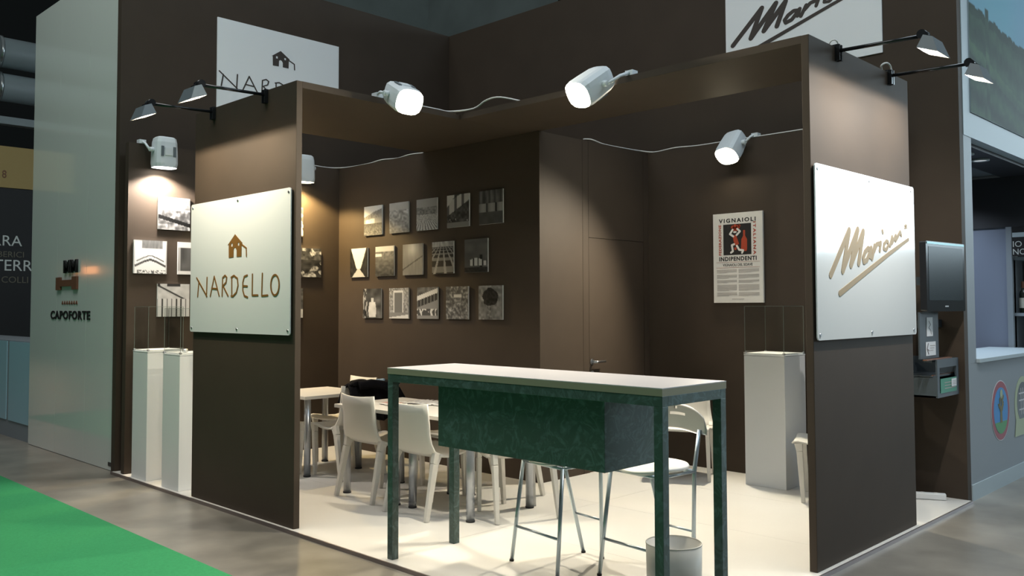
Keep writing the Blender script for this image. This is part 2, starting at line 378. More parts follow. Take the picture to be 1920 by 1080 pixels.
sign('wall_sign', 'pale wall sign with black script signature high on the right wall', (3.99, 1.28, 3.53), lambda u, v, w: (3.999-w, 2.0-u, 3.53+v), 1.435, 1.0, 'sign_board', .012, [], 'sign_ink_dark', 'script', su=1.14, sv=1.04, cu=.172, cv=.368, ou=-.10, ov=-.028, radius=.002)

# ================================================================== PICTURES
def G(v): v = max(0, min(1, v)); return (v**2.0*.78,)*3
def rnd(seed):
    R = random.Random(seed); t = [[R.random() for _ in range(64)] for _ in range(64)]
    def n(x, y):
        x0 = math.floor(x); y0 = math.floor(y); fx = x-x0; fy = y-y0; a = t[y0 % 64][x0 % 64]; b = t[y0 % 64][(x0+1) % 64]; c = t[(y0+1) % 64][x0 % 64]; d = t[(y0+1) % 64][(x0+1) % 64]
        return (a*(1-fx)+b*fx)*(1-fy)+(c*(1-fx)+d*fx)*fy
    return n
def img(f, seed, N=44):
    n = rnd(seed); return [[G(f((c+.5)/N, 1-(r+.5)/N, n)) for c in range(N)] for r in range(N)]
def P_hillhouse(x, y, n):
    if y > .62+.25*x+.04*n(x*9, 1): return .92
    if y > .52+.1*x: return .45+.2*n(x*20, y*20)
    if y > .40: return .75+.2*n(x*14, y*14) if .1 < x < .6 else .6
    return .28+.3*n(x*22, y*30)*(1.2-y*2)
def P_valley(x, y, n): return .75-.1*n(x*5, y*5) if y > .72+.05*n(x*6, 0) else .42+.4*n(x*13, y*22)*(.6+y)
def P_rows(x, y, n):
    if y > .72: return .62
    if y > .5: return .3+.35*n(x*14, y*25)
    k = (x-.35)/(.62-y); return .42+.33*(math.sin(k*26) > -.1)+.1*n(x*30, y*30)
def P_villa(x, y, n):
    if y > .62+.9*(x-.0) and x < .35: return .85
    if y > .35+.45*x and y < .75+.4*x: return .78 if (int(x*9) % 3) else .35
    if y < .16: return .55
    return .16+.25*n(x*14, y*14)+(.6 if (y < .28 and n(x*20, y*20) > .72) else 0)
def P_bottles(x, y, n):
    if y > .62: return .22+.3*abs(math.sin(x*14))*n(x*10, y*4)
    if y > .36:
        q = (x*2.7) % 1; return .62-.9*(q-.5)**2 if q < .86 else .12
    return .27+.06*n(x*9, y*9)
def P_avenue(x, y, n):
    e = abs(x-.5); 
    if y > .3 and e < .12+.45*(y-.3): return .95
    if y < .3 and e < .05+1.1*(.3-y): return .75
    return .10+.12*n(x*20, y*14)
def P_field(x, y, n):
    if y > .8+.03*n(x*7, 0): return .85
    if y > .66: return .35+.25*n(x*16, y*30)+(.5 if (x < .35 and .64 < y < .74) else 0)
    return .50-.35*(1-y)+.15*n(x*12, y*20)
def P_plain(x, y, n):
    g = .48+.3*math.exp(-((x-.5)**2+(y-.86)**2)*14)
    if abs(y-(.18+.42*x)) < .03*n(x*14, 3)+.01: g -= .22
    return g+.06*n(x*20, y*3)
def P_crates(x, y, n):
    if y > .84: return .55+.3*n(x*16, y*10)
    k = (x-.5)/(1.05-y); a = math.sin(k*13) > .72; b = math.sin(14/(1.02-y+.12)) > .3
    return .62 if a else (.48 if b else .15)
def P_night(x, y, n):
    if y < .16: return .12+.1*n(x*20, y*20)
    if .2 < y < .38+.05*math.cos((x-.5)*7) and .22 < x < .95: return .85 if (int(x*16) % 3) else .2
    if abs(x-.72) < .05 and y < .52: return .12
    return .30+.12*n(x*4, y*9)
def P_decanter(x, y, n):
    w = .13+.09*(1-abs(y-.25)*2.2) if y < .55 else (.07 if y < .68 else 0)
    if abs(x-.52) < w and y > .05: return .70+.15*n(x*8, y*6)
    return .12+.38*n(x*6, y*5)*(.3+x*.6)+(.4 if x < .25 and n(x*20, y*6) > .7 else 0)
def P_door(x, y, n):
    if .28 < x < .68 and .2 < y < .84: return .42
    if .23 < x < .73 and .2 < y < .90: return .88
    if y < .2: return .85 if y < .10*(x+.4) else .5
    return .32+.45*n(x*26, y*26)
def P_terrace(x, y, n):
    b = .62+.25*(x-.2)
    if b < y < b+.14: return .92
    if y > b: return .22+.3*n(x*9, y*9)
    if y > b-.22: return .2+.2*(math.sin(x*40) > .4)
    if y < .32 and y > .12: return .3+.6*(n(x*18, y*9) > .55)
    return .55
def P_leaves(x, y, n):
    if .36 < x < .7 and .66 < y < .76: return .85
    return .12+.7*n(x*15, y*15)*n(x*27+3, y*27)+.15
def P_grapes(x, y, n):
    e = ((x-.5)/.32)**2+((y-.66)/.27)**2
    if e < .75+.4*n(x*12, y*12): return .08+.14*n(x*20, y*20)
    if abs(x-.47-.03*math.sin(y*30)) < .07 and y < .5: return .2+.4*n(x*20, y*20)
    return .35+.5*n(x*14, y*14)*n(x*5, y*5)
def P_icicles(x, y, n): return (.10 if abs(y-.28+.25*(x-.5)) < .06 else .25+.85*n(x*22, y*9)*n(x*9+2, y*20)+.15*(y > .6))
def P_glass(x, y, n):
    if .25 < x < .86 and y > .76: return .42+.15*n(x*30, y*8)
    if min(x, 1-x, 1-y) < .045: return .75
    q = .42-.55*abs(x-.5)**1.3
    if abs(y-q) < .035 or abs(y-(q+.12)) < .015 and abs(x-.5) < .4: return .30
    if y < .12 and n(x*30, y*30) > .5: return .4
    return .96
def P_bottle(x, y, n): return .86 if y < .12 or y > .82 else (.22+.15*n(x*6, y*4) if .08 < x < .62 else .55+.2*n(x*8, y*3))
def P_balcony(x, y, n):
    if y > .9 and n(x*5, 0) > .5: return .2
    if y < .55: return .15 if ((x*7) % 1) < .22 else .82
    if abs(y-(.95-.5*x)) < .03: return .25
    return .70+.15*n(x*12, y*12)
def P_bunches(x, y, n):
    return .10+.18*n(x*9, y*9)+.75*(n(x*8+5, y*6) > .62)*n(x*20, y*20)+.2*(y > .6)*n(x*16, y*16)
def P_snow(x, y, n): return .9 if n(x*11, y*11) > .45 else .35
def P_cellar(x, y, n): return .88 if y < .3 else .2+.35*n(x*6, y*14)
def picture(fn, label, f, seed, mid, grp):
    # fn(u, v, w): plane of the print, u 0..0.3, v 0..0.3
    c = fn(.15, 0, 0); t = thing('photo_panel', label, 'picture', c, 0, grp)
    MB().plate([(0, 0), (.302, 0), (.302, .30), (0, .30)], fn, -.014, -.001).build('panel_board', 'plinth_white', t)
    print_sheet('photo_print', img(f, seed), lambda u, v, w: fn(u, v, .0004), .0, .0, .302, .30, t)
GA = 'square photo panels on the long dark wall'; GB = 'square photo panels on the left dark wall'
rows = [(2.20, [5.20, 4.777, 4.352, 3.908, 3.476], [(P_hillhouse, 'farmhouse under a hillside, top row far left'), (P_valley, 'misty valley, second in the top row'), (P_rows, 'striped vineyard rows, middle of the top row'), (P_villa, 'white villa behind a dark tree, top row'), (P_bottles, 'bottle labels, right end of the top row')]),
        (1.777, [5.445, 5.005, 4.563, 4.12, 3.667], [(P_avenue, 'tree-lined avenue, left end of the middle row'), (P_field, 'wide field and horizon, second in the middle row'), (P_plain, 'plain wood plank, centre of the middle row'), (P_crates, 'drying racks seen in perspective, middle row'), (P_night, 'white arcade under a dark sky, middle row')]),
        (1.354, [5.212, 4.775, 4.342, 3.922, 3.482], [(P_decanter, 'glass decanter, left end of the bottom row'), (P_door, 'doorway in a stone wall, bottom row'), (P_terrace, 'terrace roof and seats, centre of the bottom row'), (P_leaves, 'vine leaves with a small sign, bottom row'), (P_grapes, 'dark grape bunch, right end of the bottom row')])]
k = 0
for z, ys, fs in rows:
    for y, (f, l) in zip(ys, fs):
        picture(lambda u, v, w, y=y, z=z: (2.220-w, y-u, z+v), 'square sepia photo of '+l, f, 10+k, None, GA); k += 1
for x, z, f, l in ((.265, 2.183, P_icicles, 'square photo of icy branches under the left wall spotlight'), (.048, 1.775, P_glass, 'bright square photo of a glass bottle base above the plinths'), (.455, 1.775, P_bottle, 'square photo of a dark bottle half behind the left panel'),
                   (.268, 1.385, P_balcony, 'square photo of a balcony railing above the glass cases'), (1.483, 2.195, P_snow, 'brightly lit square photo strip right of the left panel, upper'), (1.703, 1.78, P_bunches, 'square photo of hanging grape bunches right of the left panel'),
                   (1.487, 1.36, P_cellar, 'square photo strip right of the left panel, lower')):
    picture(lambda u, v, w, x=x, z=z: (x+u, 5.660-w, z+v), l, f, 60+k, None, GB); k += 1

# ================================================================== POSTER
pt = thing('poster', 'tall white poster with black square figure emblem and red lettering', 'poster', (3.79, 1.785, 1.497))
pf = lambda u, v, w: (3.775-w, 2.03-u, 1.497+v)
MB().plate([(0, 0), (.49, 0), (.49, .80), (0, .80)], pf, -.02, 0).build('poster_board', 'poster_white', pt)
t0, t1 = 0, .0012
text('VIGNAIOLI', (.06, .715, .425, .752), pf, t0, t1, 'lettering', 'poster_black', pt, .03, 1.35)
text('INDIPENDENTI', (.06, .372, .43, .410), pf, t0, t1, 'lettering', 'poster_black', pt, .035, 1.15)
text('VIGNAIOLI DEL SOAVE', (.095, .325, .39, .349), pf, t0, t1, 'lettering', 'poster_black', pt, .012)
text('FEDERAZIONE', (.0, .0, .275, .026), lambda u, v, w: pf(.083-v, .425+u, w), t0, t1, 'lettering', 'poster_red', pt, .03, 1.1)
text('ITALIANA', (.0, .0, .29, .026), lambda u, v, w: pf(.400+v, .710-u, w), t0, t1, 'lettering', 'poster_red', pt, .03, 1.35)
sq = MB().plate([(.104, .425), (.380, .425), (.380, .700), (.104, .700)], pf, t0, t1).build('emblem_square', 'poster_black', pt)
E1, E2 = t1, t1+.0008
MB().plate([(.285, .455), (.335, .455), (.340, .475), (.340, .560), (.322, .590), (.322, .640), (.302, .640), (.302, .590), (.284, .560), (.280, .475)], pf, E1, E2).build('bottle_shape', 'poster_red', sq)
b = MB().plate([(.200, .595), (.232, .605), (.262, .520), (.228, .505), (.208, .545)], pf, E2, E2+.0006)
for cx, cy, r in ((.200, .672, .017), (.225, .680, .018), (.252, .672, .020), (.238, .655, .020), (.213, .655, .018), (.265, .682, .012), (.225, .48, .013)): b.plate([(cx+r*math.cos(2*PI*i/10), cy+r*math.sin(2*PI*i/10)) for i in range(10)], pf, E1, E2+.0003)
b.build('torso_and_grapes', 'poster_red', sq)
b = MB()
for st in ([(.206, .590), (.172, .612), (.200, .650)], [(.238, .600), (.272, .632), (.246, .655)], [(.214, .520), (.190, .512), (.200, .458), (.180, .446)], [(.240, .505), (.262, .468), (.302, .462), (.290, .440)]): b.stroke(st, .018, pf, E2, E2+.001)
b.plate([(.222+.018*math.cos(2*PI*i/12), .628+.009*math.sin(2*PI*i/12)) for i in range(12)], pf, E2, E2+.001)
b.build('limbs', 'poster_white', sq)
for v in (.360, .312): MB().plate([(.03, v), (.46, v), (.46, v+.0025), (.03, v+.0025)], pf, t0, t1).build('rule_line', 'poster_rule', pt)
R = random.Random(3)
for cx in (.035, .252):
    v = .295
    for blk in (5, 5, 4, 8, 5):
        L = MB()
        for q in range(blk):
            L.plate([(cx, v), (cx+(.2 if q < blk-1 else .06+.1*R.random()), v), (cx+(.2 if q < blk-1 else .12), v+.0035), (cx, v+.0035)], pf, t0, t1); v -= .0072
        L.build('text_paragraph', 'poster_grey', pt); v -= .012
MB().plate([(.185, .030), (.305, .030), (.305, .036), (.185, .036)], pf, t0, t1).build('footer_line', 'poster_grey', pt)

# ================================================================== COUNTER
ct = thing('bar_counter', 'long high counter with white top and dark green metal frame', 'counter', (.28, .96, 0))
CX0, CX1, CYa, CYb = .015, .545, -.005, 1.935
box('counter_top', 'counter_top', (CX0, CX1, CYa, CYb, 1.108, 1.112), ct)
box('edge_board', 'counter_edge', (CX0, CX1, CYa, CYb, 1.076, 1.108), ct)
q = .046
for x, y in ((CX0+.002, CYa+.002), (CX0+.002, CYb-.002-q), (CX1-.002-q, CYa+.002), (CX1-.002-q, CYb-.002-q)): box('leg', 'patina', (x, x+q, y, y+q, 0, 1.030), ct, .002)
for x in (CX0+.002, CX1-.002-q): box('rail', 'patina', (x, x+q, CYa+.002, CYb-.002, 1.030, 1.076), ct, .002)
for y in (CYa+.002, CYb-.002-q): box('rail', 'patina', (CX0+.002+q, CX1-.002-q, y, y+q, 1.030, 1.076), ct, .002)
box('metal_box', 'patina', (.075, .485, .362, 1.548, .690, 1.030), ct, .003)
MB().cyl((CX0+.002+q, 1.90, 1.018), (CX0+.012+q, 1.90, 1.018), .010, n=10).build('bolt', 'black_plastic', ct)

# ================================================================== STOOLS
def stool(loc, rz, label):
    t = thing('bar_stool', label, 'stool', loc, rz, 'bar stools behind the counter'); ZT = .575
    legs = {'fl': ((-.144, .176, ZT), (-.21, .205, 0)), 'fr': ((-.144, -.176, ZT), (-.21, -.205, 0)), 'rl': ((.147, .167, ZT), (.234, .08, 0)), 'rr': ((.147, -.167, ZT), (.234, -.08, 0))}
    for k, (a, b) in legs.items():
        a = Vector(a); b = Vector(b); L = MB(); pts = [b, a]
        if k[0] == 'r': pts.append(a+Vector((.045, .0 if k == 'rl' else -.0, .22)))
        L.tube(pts, .0115, 10); leg = L.build('leg', 'stool_metal', t, world=False)
        MB().cyl(b, b+(a-b).normalized()*.012, .0135, n=10).build('foot_cap', 'rubber', leg, world=False)
    f = lambda k, z: Vector(legs[k][1]).lerp(Vector(legs[k][0]), z/ZT)
    MB().tube([f('fl', .20), f('fr', .20)], .0085, 8).build('footrest', 'stool_metal', t, world=False)
    MB().tube([f('rl', .235), f('rr', .235)], .0065, 8).build('stretcher', 'stool_metal', t, world=False)
    R_ = MB(); R_.tube([(-.144, .176, ZT), (-.144, -.176, ZT)], .010, 8); R_.tube([(.147, .167, ZT), (.147, -.167, ZT)], .010, 8)
    for s in (1, -1): R_.tube([(-.144, s*.176, ZT), (.147, s*.167, ZT)], .009, 8)
    R_.build('seat_frame', 'stool_metal', t, world=False)
    S = MB(); n = 28; prof = [(.0, .592), (.10, .592), (.17, .590), (.19, .597), (.195, .606), (.188, .616), (.165, .619), (.10, .612), (.0, .610)]
    S.lathe(prof, (0, 0, 0), n, cap=False); S.v = [Vector((v.x*1.0, v.y*1.04, v.z-(.022*max(0, (-v.x-.08)/.12)))) for v in S.v]
    S.build('seat', 'stool_seat', t, world=False)
    # curved back with slot and small hole: a D-shaped plate bent round the sitter
    cu = []
    def bend(a, z, w): return (.205+w-.08*(1-math.cos(a*2.2)), a, z)
    top = [(.21*math.cos(PI*i/18), .800+.125*math.sin(PI*i/18)**.8) for i in range(19)]
    out = top+[(-.19, .775), (-.16, .768)]+[(-.12+.24*i/6, .778+.008*math.sin(PI*i/6)) for i in range(7)]+[(.16, .768), (.19, .775)]
    hol = [(-.055, .862), (.055, .862), (.055, .872), (-.055, .872)]; dot = [(.008*math.cos(2*PI*i/8)+0, .895+.008*math.sin(2*PI*i/8)) for i in range(8)]
    B = MB(); N = 22; ZN = 9
    xs = [-.212+.424*i/N for i in range(N+1)]
    def zr(a):
        u = min(1, abs(a)/.212); return .770+.012*max(0, 1-(abs(a)/.13)**2), .800+.125*max(0, 1-u*u)**.45
    V = []
    for w in (0, .006):
        for a in xs:
            lo, hi = zr(a)
            for j in range(ZN+1): V.append(bend(a, lo+(hi-lo)*j/ZN, w))
    F = []; S2 = (N+1)*(ZN+1)
    def idx(i, j, w): return w*S2+i*(ZN+1)+j
    skip = {(i, 5) for i in range(8, 14)} | {(11, 7)}
    for i in range(N):
        for j in range(ZN):
            if (i, j) in skip: continue
            F += [(idx(i, j, 0), idx(i+1, j, 0), idx(i+1, j+1, 0), idx(i, j+1, 0)), (idx(i, j, 1), idx(i, j+1, 1), idx(i+1, j+1, 1), idx(i+1, j, 1))]
    def wall(i0, j0, i1, j1): F.append((idx(i0, j0, 0), idx(i1, j1, 0), idx(i1, j1, 1), idx(i0, j0, 1)))
    for i in range(N): wall(i, 0, i+1, 0); wall(i, ZN, i+1, ZN)
    for j in range(ZN): wall(0, j, 0, j+1); wall(N, j, N, j+1)
    B.add(V, F, True); B.build('backrest', 'stool_back', t, world=False, recalc=False)
    return t
stool((.665, 1.144, 0), -.149, 'metal bar stool behind the middle of the counter, seat hidden by the hanging box')
stool((.806, .611, 0), -.124, 'metal bar stool with round white seat and slotted grey back near the bin')

# ================================================================== BIN
bt = thing('waste_bin', 'round grey metal waste bin standing under the near end of the counter', 'bin', (.52, .285, 0))
MB().lathe([(.0, .004), (.125, .004), (.125, 0), (.132, 0), (.138, .300), (.1355, .300), (.129, .008), (0, .008)], (.52, .285, 0), 36, cap=False).build('bin_body', 'bin_grey', bt)
MB().lathe([(.1355, .297), (.1385, .297), (.1395, .300), (.1385, .303), (.1355, .303), (.1345, .300), (.1355, .297)], (.52, .285, 0), 36, cap=False).build('rim', 'bin_grey', bt)

# ================================================================== TABLES
def table(x0, x1, y0, y1, label, z=.70):
    cx, cy = (x0+x1)/2, (y0+y1)/2; t = thing('meeting_table', label, 'table', (cx, cy, 0), 0, 'square white meeting tables')
    box('table_top', 'table_white', (x0, x1, y0, y1, z-.028, z), t, .003)
    ins = .075
    for x in (x0+ins, x1-ins):
        for y in (y0+ins, y1-ins):
            l = MB().cyl((x, y, .012), (x, y, z-.028), .029, n=18).build('leg', 'table_leg', t)
            MB().cyl((x, y, 0), (x, y, .012), .032, n=18).build('foot', 'rubber', l)
    return t
table(.985, 1.675, 4.345, 5.035, 'square white table farthest left, seen beside the left panel')
table(.845, 1.535, 2.925, 3.700, 'white table in the middle with newspapers on it')
table(.875, 1.615, 2.150, 2.921, 'white table nearest the counter, mostly hidden by its metal box')

# ================================================================== CHAIRS
PROF = [(-.262, .785), (-.252, .72), (-.241, .65), (-.226, .58), (-.206, .51), (-.176, .455), (-.132, .422), (-.06, .410), (.03, .414), (.12, .428), (.19, .440), (.222, .438), (.236, .424)]
HW = [.208, .205, .204, .207, .216, .226, .232, .234, .234, .232, .228, .224, .218]
def chair_shell(rows):
    s = MB(); N = 12; V = []; T = .007
    for w in (0, 1):
        for i in rows:
            x, z = PROF[i]; a = PROF[max(0, i-1)]; b = PROF[min(len(PROF)-1, i+1)]; d = Vector((b[0]-a[0], 0, b[1]-a[1])).normalized(); nn = Vector((d.z, 0, -d.x))
            bk = max(0, min(1, (z-.45)/.2))
            for j in range(N+1):
                t = -1+2*j/N
                p = Vector((x+.035*bk*t*t, HW[i]*t, z+(.012*(1-bk))*abs(t)**3+(.012*t*t if i == 0 else 0)))
                V.append(p+nn*(T if w else -T))
    K = len(rows); S = K*(N+1); F = []
    for i in range(K-1):
        for j in range(N):
            k = i*(N+1)+j; F += [(k, k+1, k+N+2, k+N+1), (S+k, S+k+N+1, S+k+N+2, S+k+1)]
    for j in range(N):
        for i in (0, K-1): k = i*(N+1)+j; F.append((k, k+1, S+k+1, S+k))
    for i in range(K-1):
        for j in (0, N): k = i*(N+1)+j; F.append((k, k+N+1, S+k+N+1, S+k))
    s.add(V, F, True); return s
def make_chair(loc, rz, label, grp):
    t = thing('dining_chair', label, 'chair', loc, rz, grp)
    chair_shell(range(0, 7)).build('backrest', 'plastic_white', t, world=False)
    chair_shell(range(6, 13)).build('seat', 'plastic_white', t, world=False)
    for s in (1, -1):
        L = MB(); L.obox((-.140, s*.214, .455), (-.170, s*.216, .38), .034, .075, (1, 0, 0), .036, .050); L.obox((-.170, s*.216, .38), (-.255, s*.230, 0), .036, .050, (1, 0, 0), .028, .032); L.build('leg', 'plastic_white', t, world=False, bevel=.004)
        L = MB(); L.obox((.190, s*.206, .442), (.182, s*.207, .38), .036, .060, (1, 0, 0), .034, .045); L.obox((.182, s*.207, .38), (.160, s*.214, 0), .034, .045, (1, 0, 0), .027, .030); L.build('leg', 'plastic_white', t, world=False, bevel=.004)
    return t
gch = 'white plastic shell chairs'
c0 = make_chair((1.05, 3.36, 0), 0, 'white plastic chair with its back to the viewer, left of the counter', gch)
copy_tree(c0, (.985, 2.66, 0), 0, 'white plastic chair with its back to the viewer, behind the counter leg', gch)
copy_tree(c0, (1.335, 2.175, 0), math.radians(66), 'white plastic chair mostly hidden by the metal counter box, legs showing', gch)
copy_tree(c0, (1.37, 4.285, 0), math.radians(90), 'white plastic chair seen side-on at the far left table', gch)
copy_tree(c0, (.92, 4.79, 0), 0, 'white plastic chair peeking out beside the left panel edge', gch)
copy_tree(c0, (1.69, 4.78, 0), PI, 'white plastic chair facing us behind the black coat', gch)
copy_tree(c0, (1.68, 3.20, 0), PI, 'white plastic chair on the far side of the newspaper table', gch)
copy_tree(c0, (1.66, 2.665, 0), PI, 'white plastic chair on the far side of the table behind the metal box', gch)
copy_tree(c0, (3.29, 2.04, 0), PI+math.radians(28), 'white plastic chair standing against the poster wall', gch)
copy_tree(c0, (3.33, .79, 0), math.radians(112), 'white plastic chair half hidden behind the right panel', gch)

# ================================================================== COAT, NEWSPAPERS
def blob(name, material, cx, cy, z0, rx, ry, hz, rot, seed, parent=None, fold=.22):
    n = rnd(seed); s = MB(); NU, NV = 34, 10; c, si = math.cos(rot), math.sin(rot)
    V = []
    for j in range(NV+1):
        f = j/NV; zz = math.sin(f*PI/2); rr = math.cos(f*PI/2)**.6
        for i in range(NU):
            a = 2*PI*i/NU; k = 1+fold*(n(3*math.cos(a)+8, 3*math.sin(a)+8+f*2)-.5)*2+.06*math.sin(a*7+f*5)
            x, y = rx*rr*k*math.cos(a), ry*rr*k*math.sin(a)
            V.append((cx+c*x-si*y, cy+si*x+c*y, z0+hz*zz*(.75+.5*n(x*14+4, y*14+4))))
    F = [(j*NU+i, j*NU+(i+1) % NU, (j+1)*NU+(i+1) % NU, (j+1)*NU+i) for j in range(NV) for i in range(NU)]
    F.append(list(reversed(range(NU)))); s.add(V, F, True); return s.build(name, material, parent)
kt = thing('coat', 'black coat draped over the back of the chair at the far left table', 'coat', (1.42, 4.03, .56))
def drape():                        # folded over the chair back: an inverted U swept along the back, creased by noise
    n = rnd(5); out = [(3.915, .53), (3.92, .62), (3.93, .70), (3.955, .775), (4.015, .818), (4.085, .785), (4.13, .70), (4.15, .60)]
    inn = [(4.115, .60), (4.095, .70), (4.065, .765), (4.015, .799), (3.985, .765), (3.965, .70), (3.955, .62), (3.95, .53)]
    sec = out+inn; K = len(sec); N = 30; V = []; F = []
    for i in range(N+1):
        f = i/N; e = 1-abs(2*f-1)**6; x = 1.185+.50*f
        for j, (y, z) in enumerate(sec):
            d = (n(f*9, j*.6)-.5) if j < len(out) else 0
            low = .09*(n(f*5, 40)-.5) if z < .65 else 0
            V.append((x+.02*(n(j*.8, f*3)-.5), 4.015+(y-4.015)*(1+.5*d*e), z+.045*d+low))
    for i in range(N):
        for j in range(K): F.append((i*K+j, i*K+(j+1) % K, (i+1)*K+(j+1) % K, (i+1)*K+j))
    F += [list(range(K)), [N*K+j for j in reversed(range(K))]]
    return MB().add(V, F, True)
drape().build('coat_body', 'coat_black', kt)
MB().tube([(1.25, 3.93, .80), (1.36, 3.90, .815), (1.50, 3.885, .79), (1.62, 3.89, .74), (1.68, 3.90, .66)], .040, 10).build('sleeve', 'coat_black', kt)
blob('collar', 'coat_black', 1.30, 4.00, .80, .10, .07, .05, .1, 9, kt)
blob('lining', 'coat_blue', 1.55, 4.03, .805, .06, .04, .035, .2, 12, kt)
def paper(x, y, rz, w, d, z, label, seed, ink):
    t = thing('newspaper', label, 'newspaper', (x, y, z), rz, 'papers on the middle table'); n = rnd(seed)
    s = MB(); N = 10; V = []
    for w_ in (0, 1):
        for i in range(N+1):
            for j in range(N+1):
                u, v = i/N-.5, j/N-.5; V.append((u*w, v*d, .002+.010*n(i*.7, j*.5)*(1.4*abs(u)+.2)+w_*.005))
    S = (N+1)**2; F = []
    for i in range(N):
        for j in range(N): k = i*(N+1)+j; F += [(k, k+N+1, k+N+2, k+1), (S+k, S+k+1, S+k+N+2, S+k+N+1)]
        k = i*(N+1); F += [(k, k+N+1, S+k+N+1, S+k), (k+N, k+2*N+1, S+k+2*N+1, S+k+N), (i, i+1, S+i+1, S+i), (N*(N+1)+i, N*(N+1)+i+1, S+N*(N+1)+i+1, S+N*(N+1)+i)]
    s.add(V, F, True); s.build('sheet', 'paper_a', t, world=False)
    b = MB(); zt = .0165
    for r in range(5): b.box(-w*.42, w*.42 if r else w*.2, d*(.36-.16*r)-d*.035, d*(.36-.16*r)+d*.035, zt, zt+.0008)
    b.build('print_block', ink, t, world=False)
paper(1.37, 3.20, .15, .26, .30, .700, 'open newspaper lying across the middle white table', 3, 'paper_ink')
paper(1.12, 3.30, -.15, .14, .20, .700, 'folded leaflet with red print on the middle white table', 4, 'paper_red')
paper(1.40, 2.985+.0, -.05, .22, .10, .700, 'creased paper strip beside the open newspaper', 8, 'paper_ink')

# ================================================================== PLINTHS AND GLASS CASES
def case(x0, x1, y0, y1, z0, z1, label):
    t = thing('glass_case', label, 'glass case', ((x0+x1)/2, (y0+y1)/2, z0), 0, 'glass display cases on plinths'); g = .006
    box('case_base', 'case_base', (x0+g, x1-g, y0+g, y1-g, z0, z0+.010), t)
    for nm, b in (('pane', (x0, x0+g, y0, y1, z0, z1)), ('pane', (x1-g, x1, y0, y1, z0, z1)), ('pane', (x0+g, x1-g, y0, y0+g, z0, z1)), ('pane', (x0+g, x1-g, y1-g, y1, z0, z1)), ('pane', (x0, x1, y0, y1, z1, z1+g))): box(nm, 'glass', b, t)
    e = .0012
    for x in (x0, x1):
        for y in (y0, y1): box('edge_strip', 'glass_edge', (x-e, x+e, y-e, y+e, z0, z1+g), t)
        box('edge_strip', 'glass_edge', (x-e, x+e, y0, y1, z1+g-e, z1+g+e), t)
    for y in (y0, y1): box('edge_strip', 'glass_edge', (x0, x1, y-e, y+e, z1+g-e, z1+g+e), t)
    for x in (x0, x1):
        for y in (y0, y1): MB().box(x-.008, x+.008, y-.008, y+.008, z0+.001, z0+.016).build('corner_clip', 'steel', t)
def plinth(x0, x1, y0, y1, h, label):
    t = thing('display_plinth', label, 'plinth', ((x0+x1)/2, (y0+y1)/2, 0), 0, 'white display plinths')
    box('plinth_body', 'plinth_white', (x0, x1, y0, y1, 0, h-.012), t, .003); box('top_plate', 'plinth_white', (x0-.001, x1+.001, y0-.001, y1+.001, h-.010, h), t)
    return t
plinth(.005, .325, 5.235, 5.535, 1.095, 'white display plinth at the far left edge of the booth'); case(.012, .318, 5.242, 5.528, 1.096, 1.47, 'empty glass case on the far left plinth')
plinth(.005, .325, 4.625, 4.935, 1.090, 'white display plinth touching the left panel'); case(.012, .318, 4.632, 4.928, 1.091, 1.455, 'empty glass case on the plinth touching the left panel')
plinth(3.385, 3.745, 1.155, 1.515, 1.070, 'white display plinth in front of the poster wall'); case(3.392, 3.738, 1.162, 1.508, 1.071, 1.46, 'empty glass case below the poster')
s = MB(); n_ = rnd(21)
s.lathe([(.0, 0), (.022, .004), (.026, .014), (.018, .026), (.0, .030)], (.085, 4.70, 1.102), 14, cap=False)
for v in s.v: v += Vector((n_(v.x*90, v.y*90)-.5, n_(v.y*90, v.z*90)-.5, n_(v.z*90, v.x*90)-.5))*.012
tag(s.build('crumpled_foil', 'foil'), 'small crumpled foil ball in the glass case by the left panel', 'foil')

